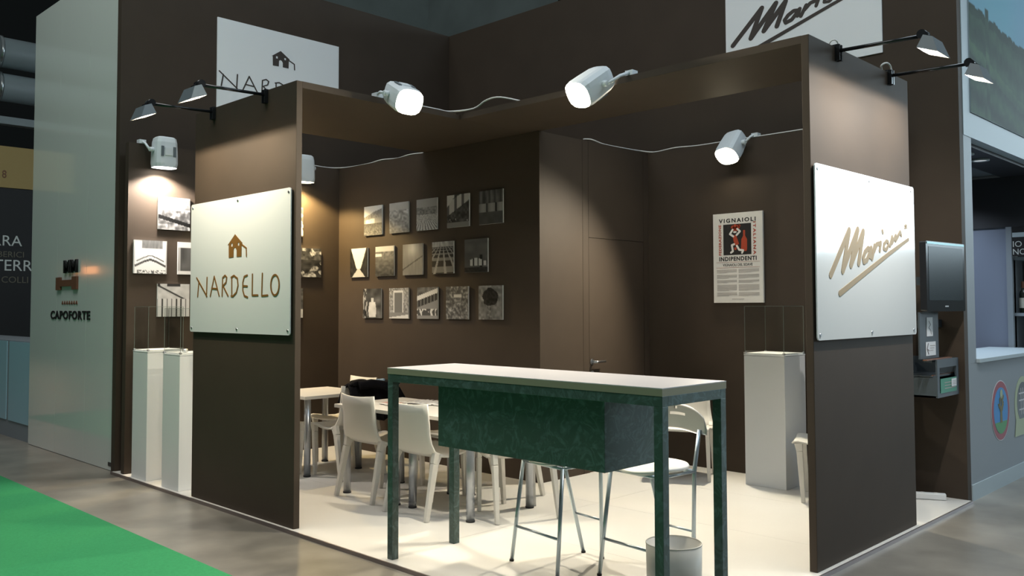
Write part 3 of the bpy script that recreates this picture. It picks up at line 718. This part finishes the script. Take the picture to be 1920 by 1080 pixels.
# ================================================================== ARM LAMPS
def arm_lamp(base, out, label, tube, color, power, depth, glow):
    # base: point on the panel face near its top; out: unit vector away from the panel
    B = Vector(base); O = Vector(out); S = Vector((-O.y, O.x, 0)); Zv = Vector((0, 0, 1))
    t = thing('arm_lamp', label, 'lamp', tuple(B), 0, 'black arm lamps on the panel tops')
    P = lambda o, s, z: B+O*o+S*s+Zv*z
    b = MB(); 
    for a in ((.001, .028, -.022, -.008, -.06, .035), (.001, .028, .008, .022, -.06, .035), (.001, .012, -.008, .008, -.055, .03)):
        b.box(a[0], a[1], a[2], a[3], a[4], a[5], lambda o, s, z: P(o, s, z))
    b.box(-.06, .012, -.012, .012, .030, .040, lambda o, s, z: P(o, s, z))
    b.build('clamp', 'black_gloss', t)
    MB().cyl(P(.02, 0, .0), P(.49, 0, -.015), .011, n=12).build('arm', 'black_gloss', t)
    j = MB(); j.cyl(P(.495, -.035, -.012), P(.495, .035, -.012), .026, n=16); j.cyl(P(.47, 0, -.014), P(.50, 0, -.012), .018, n=12); j.build('joint', 'black_gloss', t)
    # head: shallow trough open towards the panel and the floor
    A = Vector((.490, -.100)); T_ = Vector((.600, -.143))                  # rim, inner and outer end in (out, z)
    ax = (T_-A).normalized(); up = Vector((-ax.y, ax.x)); up = up if up.y > 0 else -up
    def H(l, s, q): p = A+ax*l+up*q; return P(p.x, s, p.y)
    Ln = (T_-A).length; hw = .098; hm = MB(); dh = .075
    rim = [H(0, -hw, 0), H(Ln, -hw, 0), H(Ln, hw, 0), H(0, hw, 0)]; top = [H(.002, -hw*.8, dh), H(Ln*.45, -hw*.8, dh), H(Ln*.45, hw*.8, dh), H(.002, hw*.8, dh)]
    hm.add(rim+top, [(0, 1, 5, 4), (1, 2, 6, 5), (2, 3, 7, 6), (3, 0, 4, 7), (4, 5, 6, 7)])
    inn = [H(.003, -hw+.004, 0), H(Ln-.005, -hw+.004, 0), H(Ln-.005, hw-.004, 0), H(.003, hw-.004, 0)]
    ino = [H(.004, -hw*.8+.004, dh-.004), H(Ln*.43, -hw*.8+.004, dh-.004), H(Ln*.43, hw*.8-.004, dh-.004), H(.004, hw*.8-.004, dh-.004)]
    hm.add(inn, []); hm.f += [[0, 8, 9, 1], [1, 9, 10, 2], [2, 10, 11, 3], [3, 11, 8, 0]]; hm.sm += [False]*4
    hd = hm.build('lamp_head', 'lamp_grey', t, recalc=False)
    MB().add(inn+ino, [(0, 4, 5, 1), (1, 5, 6, 2), (2, 6, 7, 3), (3, 7, 4, 0), (4, 7, 6, 5)]).build('reflector', 'reflector', hd, recalc=False)
    MB().cyl(H(.048, -hw*.7, depth+.012), H(.048, hw*.7, depth+.012), .005, n=10).build('tube', tube, hd)
    MB().obox(P(.495, 0, -.012), H(.03, 0, dh), .03, .02).build('yoke', 'black_gloss', t)
    d = bpy.data.lights.new('arm_lamp_light', 'SPOT'); d.energy = power; d.color = color; d.spot_size = 2.75; d.spot_blend = 1.0; d.shadow_soft_size = .004
    lo = bpy.data.objects.new('arm_lamp_light', d); COL.objects.link(lo); lo.location = H(.048, 0, depth)
    lo.rotation_euler = (P(0, 0, -1.0)-lo.location).to_track_quat('-Z', 'Y').to_euler()
    d2_ = bpy.data.lights.new('arm_lamp_glow', 'POINT'); d2_.energy = 1.6; d2_.color = glow; d2_.shadow_soft_size = .004
    l2 = bpy.data.objects.new('arm_lamp_glow', d2_); COL.objects.link(l2); l2.location = H(.048, 0, depth-.006)
    return t
arm_lamp((0, 3.31, 2.965), (-1, 0, 0), 'black arm lamp nearer the canopy above the house sign', 'tube_warm', (1, .86, .64), 58, .040, (1, .62, .32))
arm_lamp((0, 4.08, 2.965), (-1, 0, 0), 'black arm lamp farther left above the house sign', 'tube_warm', (1, .86, .64), 58, .040, (1, .62, .32))
arm_lamp((1.845, .002, 2.975), (0, -1, 0), 'black arm lamp near the front corner of the right panel', 'tube_cool', (1, .94, .86), 80, .024, (1, .85, .6))
arm_lamp((2.635, .002, 2.975), (0, -1, 0), 'black arm lamp at the far end of the right panel', 'tube_cool', (1, .94, .86), 80, .024, (1, .85, .6))

# ================================================================== SPOTLIGHTS
def spot(lens_c, aim, mount, label, lens, color, power, cone, side, w=.205, dpt=.18, ln=.27, blend=.6):
    C = Vector(lens_c); D = (Vector(aim)-C).normalized(); S = Vector(side); S = (S-D*S.dot(D)).normalized(); U = S.cross(D)
    t = thing('spotlight', label, 'spotlight', tuple(mount), 0, 'white exhibition spotlights')
    def H(s, u, l): return C+S*s+U*u-D*l
    b = MB(); n = 20; rings = []
    for l, k in ((-.006, 1.0), (.03, 1.0), (.12, .98), (ln-.05, .93), (ln-.012, .85), (ln, .70)):
        R_ = []
        for i in range(n):
            a = 2*PI*i/n; cx, cy = math.cos(a), math.sin(a); p = 4.5 if l > .02 else 3.0
            q = (abs(cx)**p+abs(cy)**p)**(-1/p); R_.append(H(w/2*k*q*cx, dpt/2*k*q*cy, l))
        rings.append(R_)
    V = [v for r in rings for v in r]
    F = [(i*n+j, i*n+(j+1) % n, (i+1)*n+(j+1) % n, (i+1)*n+j) for i in range(len(rings)-1) for j in range(n)]; F.append([(len(rings)-1)*n+j for j in range(n)])
    b.add(V, F, False); b.build('housing', 'spot_white', t, recalc=False)
    l = MB(); l.add([H(w/2*.9*math.cos(2*PI*i/28), dpt/2*.92*math.sin(2*PI*i/28), -.002) for i in range(28)]+[H(w/2*.9*math.cos(2*PI*i/28), dpt/2*.92*math.sin(2*PI*i/28), .006) for i in range(28)],
          [list(range(28)), list(reversed(range(28, 56)))]+[(i, (i+1) % 28, 28+(i+1) % 28, 28+i) for i in range(28)]); l.build('lens', lens, t)
    f = MB(); f.box(-.035, .035, dpt/2*.95, dpt/2*1.06, .10, .17, lambda s, u, q: H(s, u, q)); f.build('cooling_fin', 'spot_white', t)
    for sgn in (-1, 1): MB().box(sgn*.055-.012, sgn*.055+.012, dpt/2*.95, dpt/2*1.03, .09, .18, lambda s, u, q: H(s, u, q)).build('vent', 'lamp_grey', t)
    k = MB(); a = H(w/2*.98, 0, .15); e = H(w/2+.035, 0, .15); k.cyl(H(w/2*.9, 0, .15), e, .020, n=14); k.tube([e, (e+Vector(mount))/2+Vector((0, 0, .012)), mount], .011, 8); k.build('bracket', 'spot_white', t)
    M_ = Vector(mount); MB().box(M_.x-.03, M_.x+.03, M_.y-.03, M_.y+.03, M_.z-.03, M_.z+.006).build('clamp', 'spot_white', t)
    d = bpy.data.lights.new('spotlight_light', 'SPOT'); d.energy = power; d.color = color; d.spot_size = cone; d.spot_blend = blend; d.shadow_soft_size = .07
    lo = bpy.data.objects.new('spotlight_light', d); COL.objects.link(lo); lo.location = C+D*.02; lo.rotation_euler = D.to_track_quat('-Z', 'Y').to_euler()
    return t
WARM = (1, .89, .69)
spot((.700, 2.585, 2.911), (-.05, -.65, 1.22), (.70, 2.955, 3.03), 'lit spotlight on the left canopy edge', 'lens', WARM, 310, 2.4, (-1, .1, 0))
spot((1.171, 1.428, 2.843), (-1.43, 2.01, .94), (1.52, 1.26, 3.03), 'lit tilted spotlight on the right canopy edge', 'lens', WARM, 310, 2.4, (.1, -1, 0))
spot((3.64, 1.80, 2.79), (1.35, 1.75, .35), (3.83, 1.62, 2.985), 'lit spotlight on top of the poster wall', 'lens', WARM, 500, 1.95, (.1, -1, .3))
spot((.265, 5.55, 2.735), (.265, 5.60, 0), (.12, 5.70, 2.98), 'pale box spotlight above the left plinths', 'lens_cool', (1, .90, .80), 190, 2.45, (-1, 0, 0), blend=.25)
spot((1.70, 5.53, 2.745), (1.72, 5.60, 0), (1.82, 5.70, 2.98), 'box spotlight beside the edge of the left panel', 'lens_gold', (1, .72, .32), 190, 2.45, (1, 0, 0), blend=.25)

# ================================================================== CABLES
def cable(pts, r, label):
    q = []
    for i in range(len(pts)-1):
        a = Vector(pts[max(0, i-1)]); b = Vector(pts[i]); c = Vector(pts[i+1]); d = Vector(pts[min(len(pts)-1, i+2)])
        for k in range(5):
            t = k/5; q.append(.5*((2*b)+(c-a)*t+(2*a-5*b+4*c-d)*t*t+(3*b-a-3*c+d)*t**3))
    q.append(Vector(pts[-1])); return tag(MB().tube(q, r, 6).build('power_cable', 'cable'), label, 'cable', 'white cables along the wall tops')
cable([(.95, 2.96, 3.01), (1.25, 2.94, 3.006), (1.40, 2.95, 3.012), (1.52, 2.80, 3.03), (1.515, 2.65, 3.07), (1.52, 2.50, 3.07), (1.60, 2.30, 3.01)], .007, 'white cable looping over the inner corner of the canopy')
cable([(1.85, 5.70, 2.965), (2.10, 5.71, 2.957), (2.26, 5.60, 2.962), (2.26, 5.2, 2.955), (2.25, 4.95, 2.966), (2.265, 4.7, 2.955), (2.25, 4.5, 2.964), (2.26, 4.30, 2.958)], .006, 'white cable on top of the wall with photo panels')
cable([(2.85, 2.78, 2.965), (2.95, 2.765, 2.972), (3.15, 2.775, 2.955), (3.50, 2.77, 2.957), (3.70, 2.765, 2.962), (3.815, 2.68, 2.957), (3.81, 2.45, 2.968), (3.82, 2.2, 2.958), (3.82, 1.8, 2.96), (3.81, 1.3, 2.958), (3.815, .8, 2.965)], .006, 'white cable on top of the closet and poster wall')
cable([(2.60, .03, 3.005), (2.55, .015, 3.03), (2.58, -.005, 3.05), (2.625, -.012, 3.04), (2.635, -.016, 3.01)], .006, 'white cable loop beside the far right arm lamp')
cable([(1.80, .03, 3.004), (1.80, .012, 3.03), (1.825, -.006, 3.035), (1.84, -.014, 3.012)], .004, 'thin cable loop beside the near right arm lamp')

# ================================================================== TV, BRACKET, LEAFLETS, POWER STRIP
tv = thing('television', 'black flat television switched off, beside the right sign', 'television', (3.63, .05, 1.42))
tf = lambda u, v, w: (3.335+u*.985, .035-u*.095-w, 1.425+v)
MB().plate(rrect(0, 0, .635, .505, .012), tf, -.045, 0).build('tv_body', 'tv_frame', tv)
MB().plate([(.035, .080), (.600, .080), (.600, .468), (.035, .468)], tf, 0, .002).build('screen', 'tv_screen', tv)
MB().plate([(.29, .032), (.345, .032), (.345, .042), (.29, .042)], tf, 0, .002).build('maker_mark', 'tv_mark', tv)
MB().plate([(.01, .485), (.625, .485), (.625, .500), (.01, .500)], tf, 0, .004).build('top_bezel', 'tv_bezel', tv)
bp = thing('tv_bracket', 'dark steel bracket plate with two cards below the television', 'bracket', (3.55, .10, .82))
box('bracket_plate', 'steel_blue', (3.325, 3.70, .085, .097, 1.085, 1.42), bp)
box('upright', 'steel_blue', (3.60, 3.66, .10, .16, 1.05, 1.70), bp); box('wall_arm', 'steel_blue', (3.60, 4.0, .16, .20, 1.30, 1.36), bp)
box('wall_arm', 'steel_blue', (3.60, 4.0, .16, .20, 1.62, 1.68), bp)
cb = thing('leaflet_shelf', 'dark steel shelf box with leaflets beside the right panel', 'shelf', (3.74, .2, .82))
x0, x1, ya, yb, za, zb = 3.505, 3.955, .045, .40, .800, 1.075
for b in ((x0, x1, ya, yb, za, za+.014), (x0, x0+.012, ya, yb, za, .95), (x1-.012, x1, ya, yb, za, zb), (x0, x1, yb-.012, yb, za, zb), (x0, x1, ya+.02, yb, .945, .957)): box('shelf_panel', 'steel_blue', b, cb)
box('shelf_front', 'steel_blue', (x0, x1, ya-.012, ya, 1.015, zb), cb); box('shelf_front', 'steel_blue', (x0, x1, ya-.012, ya, za, .835), cb)
box('shelf_post', 'steel_blue', (x0, x0+.045, ya-.012, ya, .835, 1.015), cb); box('shelf_post', 'steel_blue', (x1-.045, x1, ya-.012, ya, .835, 1.015), cb)
box('rim_edge', 'rust', (x0, x1, ya+.02, ya+.028, .957, .964), cb); box('rim_edge', 'rust', (3.34, 3.86, ya, ya+.03, 1.075, 1.082), cb)
def card(b, label, m_, mark):
    t = thing('card', label, 'card', ((b[0]+b[1])/2, b[2], b[4]), 0); box('card_sheet', m_, b, t)
    fn = lambda u, v, w: (b[0]+u*(b[1]-b[0]), b[2]-w, b[4]+v*(b[5]-b[4]))
    if mark == 1:
        s = MB(); s.stroke([(.35, .8), (.62, .62), (.3, .45), (.65, .3), (.72, .1)], .03, lambda u, v, w: fn(u, v, w), .0002, .0012); s.build('mark', 'paper_ink', t)
    elif mark == 2:
        s = MB(); s.stroke([(.22, .88), (.10, .5), (.24, .12)], .07, fn, .0002, .0012); s.stroke([(.12, .5), (.30, .35)], .05, fn, .0002, .0012); s.build('mark', 'paper_ink', t)
        s = MB()
        for r in range(3): s.stroke([(.42, .72-.17*r), (.9-.1*r, .72-.17*r)], .05, fn, .0002, .0012)
        s.build('text_lines', 'poster_grey', t)
    else:
        s = MB()
        for r in range(3): s.stroke([(.25, .7-.2*r), (.9, .7-.2*r)], .05, fn, .0002, .0012)
        s.build('text_lines', 'poster_grey', t)
card((3.455, 3.575, .0815, .0835, 1.245, 1.382), 'upright white card with a sketched figure under the television', 'leaflet_white', 1)
card((3.432, 3.628, .0815, .0835, 1.105, 1.205), 'wide white card with black curved mark under the television', 'leaflet_white', 2)
card((3.56, 3.90, .0300, .0320, .830, .935), 'green leaflet standing in the front of the steel shelf', 'leaflet_green', 3)
card((3.78, 3.885, .0260, .0280, .868, .925), 'small white card on the green leaflet', 'leaflet_white', 3)
ps = thing('power_strip', 'white power strip on the floor behind the right panel', 'power strip', (3.80, .30, 0), math.radians(25))
MB().box(-.025, .035, -.20, .22, .002, .048).build('strip_body', 'plinth_white', ps, world=False, bevel=.008)
for i in range(4):
    MB().cyl((.005, -.13+.09*i, .048), (.005, -.13+.09*i, .050), .020, n=14).build('socket', 'case_base', ps, world=False)
MB().box(-.015, .025, .05, .10, .050, .075).build('plug', 'black_plastic', ps, world=False, bevel=.005)

# ================================================================== RIGHT-HAND NEIGHBOUR BOOTH
X0 = 4.085
nb = box('wall_neighbour_right', 'neigh_grey', (X0, 8.0, .0, .08, Z0, 1.019), kind='structure')
box('pillar', 'neigh_grey', (X0, 4.27, 0, .08, 1.02, 2.79), nb)
box('fascia', 'neigh_trim', (X0, 8.0, -.004, .08, 2.79, 2.985), nb)
box('upper_wall', 'neigh_grey', (X0, 8.0, .004, .08, 2.985, 4.9), nb)
box('corner_strip', 'neigh_trim', (X0, 4.245, -.004, .004, 2.985, 4.9), nb)
box('skirting', 'neigh_trim', (X0, 8.0, -.008, 0, Z0, .10), nb)
box('inner_soffit', 'neigh_dark', (X0, 8.0, .08, .42, 2.76, 2.79), nb); box('inner_ceiling', 'neigh_ceiling', (X0, 8.0, .42, 3.2, 2.79, 2.82), nb)
box('inner_wall', 'neigh_blue', (6.6, 6.66, .38, 3.2, 0, 2.25), nb); box('inner_beam', 'neigh_dark', (6.58, 6.68, .08, 3.2, 2.25, 2.76), nb)
box('inner_wall', 'neigh_dark', (6.95, 7.0, .08, .38, 0, 2.3), nb); box('inner_post', 'neigh_grey', (6.55, 6.66, .33, .38, 0, 2.25), nb)
tag(MB().box(4.275, 6.53, -.025, .55, 1.021, 1.05).build('bar_ledge', 'neigh_trim'), 'pale counter ledge of the grey neighbouring booth', 'counter')
for i, (x, ex) in enumerate(((4.42, 'nearest the corner pillar'), (4.83, 'in the middle of three'), (5.25, 'at the right frame edge'))):
    t = thing('downlight', 'round recessed downlight '+ex, 'downlight', (x, .22, 2.745), 0, 'downlights of the grey booth')
    MB().lathe([(.055, 0), (.075, 0), (.075, .015), (.055, .015), (.055, 0)], (x, .22, 2.745), 20, cap=False).build('ring', 'neigh_trim', t)
    MB().cyl((x, .22, 2.750), (x, .22, 2.756), .054, n=20).build('lamp_glass', 'downlight', t)
    d = bpy.data.lights.new('downlight_light', 'SPOT'); d.energy = 45; d.color = (.75, .86, 1); d.spot_size = 2.4; d.spot_blend = .8; d.shadow_soft_size = .05
    o = bpy.data.objects.new('downlight_light', d); COL.objects.link(o); o.location = (x+.35*i, .9, 2.72)
# shelf with bottles and a black board
sh = thing('bottle_shelf', 'dark shelf unit with wine bottles inside the grey booth', 'shelf', (6.7, .2, 0))
for z in (.70, 1.36, 1.92): box('shelf_board', 'neigh_grey', (6.60, 6.94, .085, .33, z, z+.03), sh)
box('shelf_side', 'neigh_grey', (6.60, 6.94, .33, .36, 0, 1.95), sh); box('shelf_back', 'neigh_dark', (6.92, 6.94, .085, .33, 0, 1.92), sh)
def bottle(x, y, z, label):
    t = thing('wine_bottle', label, 'bottle', (x, y, z), 0, 'wine bottles on the dark shelf')
    MB().lathe([(.0, 0), (.036, 0), (.037, .01), (.037, .19), (.030, .215), (.015, .235), (.014, .30), (.016, .302), (.016, .315), (0, .315)], (0, 0, 0), 16, cap=False).build('bottle_body', 'bottle_glass', t, world=False)
    MB().lathe([(.0374, .05), (.0376, .051), (.0376, .15), (.0374, .151)], (0, 0, 0), 16, cap=False).build('paper_label', 'bottle_label', t, world=False)
    MB().lathe([(.0150, .25), (.0165, .255), (.0165, .316), (0, .3165)], (0, 0, 0), 12, cap=False).build('capsule', 'rust', t, world=False)
bottle(6.70, .275, 1.39, 'dark wine bottle with pale label at the left end of the shelf'); bottle(6.70, .165, 1.39, 'dark wine bottle right of the first on the shelf'); bottle(6.72, .22, .73, 'dark wine bottle on the lower shelf of the grey booth')
bd = thing('lettered_board', 'black board with white letters above the bottle shelf', 'board', (6.6, .2, 1.96))
MB().box(6.56, 6.575, .0855, .325, 1.955, 2.245).build('board_sheet', 'far_black', bd)
bf = lambda u, v, w: (6.56-w, .325-u, 1.955+v)
MB().plate([(0, .19), (.235, .19), (.235, .235), (0, .235)], bf, .001, .003).build('pale_band', 'neigh_trim', bd)
text('IO', (.006, .092, .085, .150), bf, .001, .003, 'lettering', 'board_text', bd); text('NO', (.006, .015, .12, .073), bf, .001, .003, 'lettering', 'board_text', bd)
# round emblems
def disc(r, w0, w1, cx, cy, fn, name, m_, parent, n=40): return MB().plate([(cx+r*math.cos(2*PI*i/n), cy+r*math.sin(2*PI*i/n)) for i in range(n)], fn, w0, w1).build(name, m_, parent)
ef = lambda u, v, w: (4.855+u, -.001-w, .600+v)
em = thing('round_emblem', 'round red-rimmed emblem with a tree on blue, on the grey counter front', 'emblem', (4.855, 0, .35))
disc(.248, 0, .002, 0, 0, ef, 'pale_rim', 'emblem_white', em); disc(.240, .002, .003, 0, 0, ef, 'red_ring', 'emblem_red', em); disc(.190, .003, .004, 0, 0, ef, 'blue_field', 'emblem_blue', em)
MB().plate([(.19*math.cos(a), .19*math.sin(a)) for a in [PI*1.16+PI*.68*i/16 for i in range(17)]], ef, .004, .005).build('green_ground', 'emblem_green', em)
tr = MB().plate([(-.03, -.10), (.03, -.10), (.022, .02), (-.022, .02)], ef, .005, .006); R = random.Random(5)
for i in range(16): tr.stroke([(R.uniform(-.03, .03), .0), (R.uniform(-.08, .08), R.uniform(.03, .15))], .012, ef, .005, .006)
tr.build('tree', 'emblem_trunk', em)
MB().plate([(.01+.035*math.cos(2*PI*i/10), .135+.04*math.sin(2*PI*i/10)) for i in range(10)], ef, .006, .007).build('crown_tip', 'emblem_pale', em)
ef2 = lambda u, v, w: (5.50+u, -.001-w, .600+v)
e2 = thing('round_emblem', 'pale green round emblem cut off by the right frame edge', 'emblem', (5.5, 0, .33))
disc(.245, 0, .002, 0, 0, ef2, 'green_ring', 'emblem_pale', e2); disc(.175, .002, .003, 0, .02, ef2, 'grey_field', 'steel_blue', e2)
MB().plate([(-.26, -.26), (.26, -.26), (.22, -.12), (-.22, -.12)], ef2, .002, .004).build('banner', 'emblem_pale', e2)
wd_ = MB()
for u in (-.06, 0, .06): wd_.stroke([(u, -.08), (u, .14)], .012, ef2, .003, .004)
for v in (-.04, .04, .10): wd_.stroke([(-.12, v), (.12, v)], .012, ef2, .003, .004)
wd_.build('window_bars', 'emblem_white', e2)
# landscape mural
mu = thing('landscape_mural', 'large vineyard hillside photo mural above the grey booth', 'mural', (6.1, 0, 2.99))
MW, MH = 3.0, 1.6; n_ = rnd(33)
def mural(u, v):
    X, Y = u*MW, v*MH; ridge = .86-.05*X+.03*n_(X*6, 1)+.02*n_(X*21, 4)
    if .42 < X < .50 and Y < ridge+.08: ridge += .08
    if Y > ridge: return lin((105+20*n_(X, Y), 160+8*n_(X*2, Y*2), 186))
    d = ridge-Y; s = math.sin((d*1.0-.10*X)*24); g = n_(X*18, Y*18)*.6+n_(X*40, Y*40)*.4
    c = .55+.30*s*(.4+d)+.5*(g-.5)
    if d < .08: c *= .55
    if abs(d-.35-.15*X) < .05: c += .35
    return lin((22+40*c, 44+48*c, 40+30*c))
NX, NY = 200, 107
print_sheet('mural_print', [[mural(c/(NX-1), 1-r/(NY-1)) for c in range(NX)] for r in range(NY)], lambda u, v, w: (4.25+u, -.012, 2.992+v), 0, 0, MW, MH, mu)
box('mural_board', 'neigh_trim', (4.25, 4.25+MW, -.011, .003, 2.99, 2.992+MH), mu)

# ================================================================== LEFT-HAND NEIGHBOUR BOOTH
wl = box('wall_neighbour_left', 'hall_steel', (.055, .12, 5.98, 8.34, Z0, 4.70), kind='structure')
ys = [5.985, 6.72, 7.53, 8.345]
for a, b in zip(ys[:-1], ys[1:]): box('wall_panel', 'neigh_white', (.03, .055, a+.0015, b-.0015, Z0+.005, 4.72), wl)
lf = lambda u, v, w: (.029-w, 7.72-u, 1.35+v)
lo_ = thing('wall_lettering', 'dark lettering and logo on the glossy pale wall', 'lettering', (.03, 7.15, 1.35))
text('CAPOFORTE', (.03, .0, 1.12, .088), lf, .0, .006, 'lettering', 'far_black', lo_, .03, 1.15)
tl = MB()
for i in range(7): tl.stroke([(.355+.065*i, .158), (.37+.065*i, .182), (.385+.065*i, .158)], .014, lf, 0, .005)
tl.build('small_lettering', 'rust', lo_)
MB().plate([(.21, .30), (.33, .30), (.33, .335), (.66, .335), (.66, .30), (.79, .30), (.79, .43), (.66, .43), (.66, .40), (.33, .40), (.33, .43), (.21, .43)], lf, 0, .02).build('logo_mark', 'rust', lo_)
text('MM', (.42, .47, .78, .60), lf, 0, .02, 'logo_letters', 'far_black', lo_, .03)
sp_ = thing('floor_socket', 'small dark socket plate at the foot of the pale wall', 'socket', (.03, 6.08, .02))
box('plate', 'black_plastic', (.026, .0295, 6.03, 6.11, .02, .055), sp_)
pc = thing('panelled_counter', 'low counter with pale blue front at the left frame edge', 'counter', (.3, 9.2, Z0))
box('counter_body', 'neigh_grey', (.06, .6, 8.36, 11.5, Z0, 1.09), pc); box('blue_panel', 'pale_blue', (.05, .06, 8.36, 9.13, .17, 1.08), pc); box('blue_panel', 'pale_blue', (.05, .06, 9.22, 11.4, .17, 1.08), pc)
# far boards, beam and ducts on the left
fb = thing('lettered_board', 'black board with pale serif lettering at the left frame edge', 'board', (.6, 13, 0))
box('board_sheet', 'far_black', (-2.0, 2.6, 13.0, 13.06, .98, 3.34), fb)
ff = lambda u, v, w: (u, 13.0-w, v)
text('TERRA', (.62, 2.44, 1.30, 2.60), ff, .001, .006, 'lettering', 'board_text', fb); text('COLLI BERICI', (.55, 2.26, 1.33, 2.35), ff, .001, .006, 'lettering', 'board_text_dim', fb)
text('TERRA', (.90, 2.05, 1.62, 2.22), ff, .001, .006, 'lettering', 'board_text', fb); text('COLLI BERICI', (1.02, 1.86, 1.85, 1.96), ff, .001, .006, 'lettering', 'board_text_dim', fb)
gb = thing('gold_board', 'dull gold board above the black lettered board', 'board', (.6, 13, 3.35))
box('board_sheet', 'gold_board', (-2.0, 2.6, 13.0, 13.06, 3.35, 4.0), gb)
text('8', (1.00, 3.50, 1.06, 3.62), ff, .001, .006, 'numeral', 'rust', gb)
tag(box('hall_beam', 'hall_steel', (-8, 8, 16.0, 16.2, 4.92, 5.06)), 'pale horizontal steel beam at the left frame edge', 'beam')
for z, r, l in ((6.26, .28, 'silver air duct at the upper left, higher one'), (5.60, .26, 'dull air duct at the upper left, lower one')):
    t = thing('air_duct', l, 'duct', (0, 16, z-r), 0, 'air ducts of the hall')
    MB().cyl((-10, 16, z), (9, 16, z), r, n=24).build('duct_pipe', 'duct' if r > .28 else 'hall_steel', t)
    for x in (-2.2, 1.72, 5.6): MB().cyl((x-.03, 16, z), (x+.03, 16, z), r+.03, n=24).build('flange', 'duct', t)

# ================================================================== BOOTH ACROSS THE AISLE (seen only mirrored in the pale glossy wall)
mat('glow_orange', (.6, .3, .12), .5, emit=(1, .36, .12), es=5); mat('glow_cream', (.6, .55, .35), .5, emit=(1, .86, .50), es=1.6)
mat('glow_white', (.8, .9, .9), .5, emit=(.75, 1, .95), es=9)
op = box('wall_opposite', 'hall_dark', (-6.6, -6.2, 20.0, 29.5, Z0, 3.6), kind='structure')
tag(box('light_box', 'glow_orange', (-6.19, -6.1, 25.2, 27.4, 2.35, 2.85)), 'orange light box mirrored in the pale glossy wall', 'light box')
tag(box('light_box', 'glow_cream', (-6.19, -6.1, 27.9, 29.4, 1.75, 2.45)), 'cream light box mirrored in the pale glossy wall', 'light box')
tag(box('lamp_strip', 'glow_white', (-6.19, -6.05, 26.2, 27.4, 3.05, 3.25)), 'white lamp strip mirrored in the pale glossy wall', 'lamp')
tag(box('light_box', 'glow_orange', (-6.19, -6.1, 23.2, 24.0, 2.42, 2.62)), 'small orange light box mirrored right of the large one', 'light box')
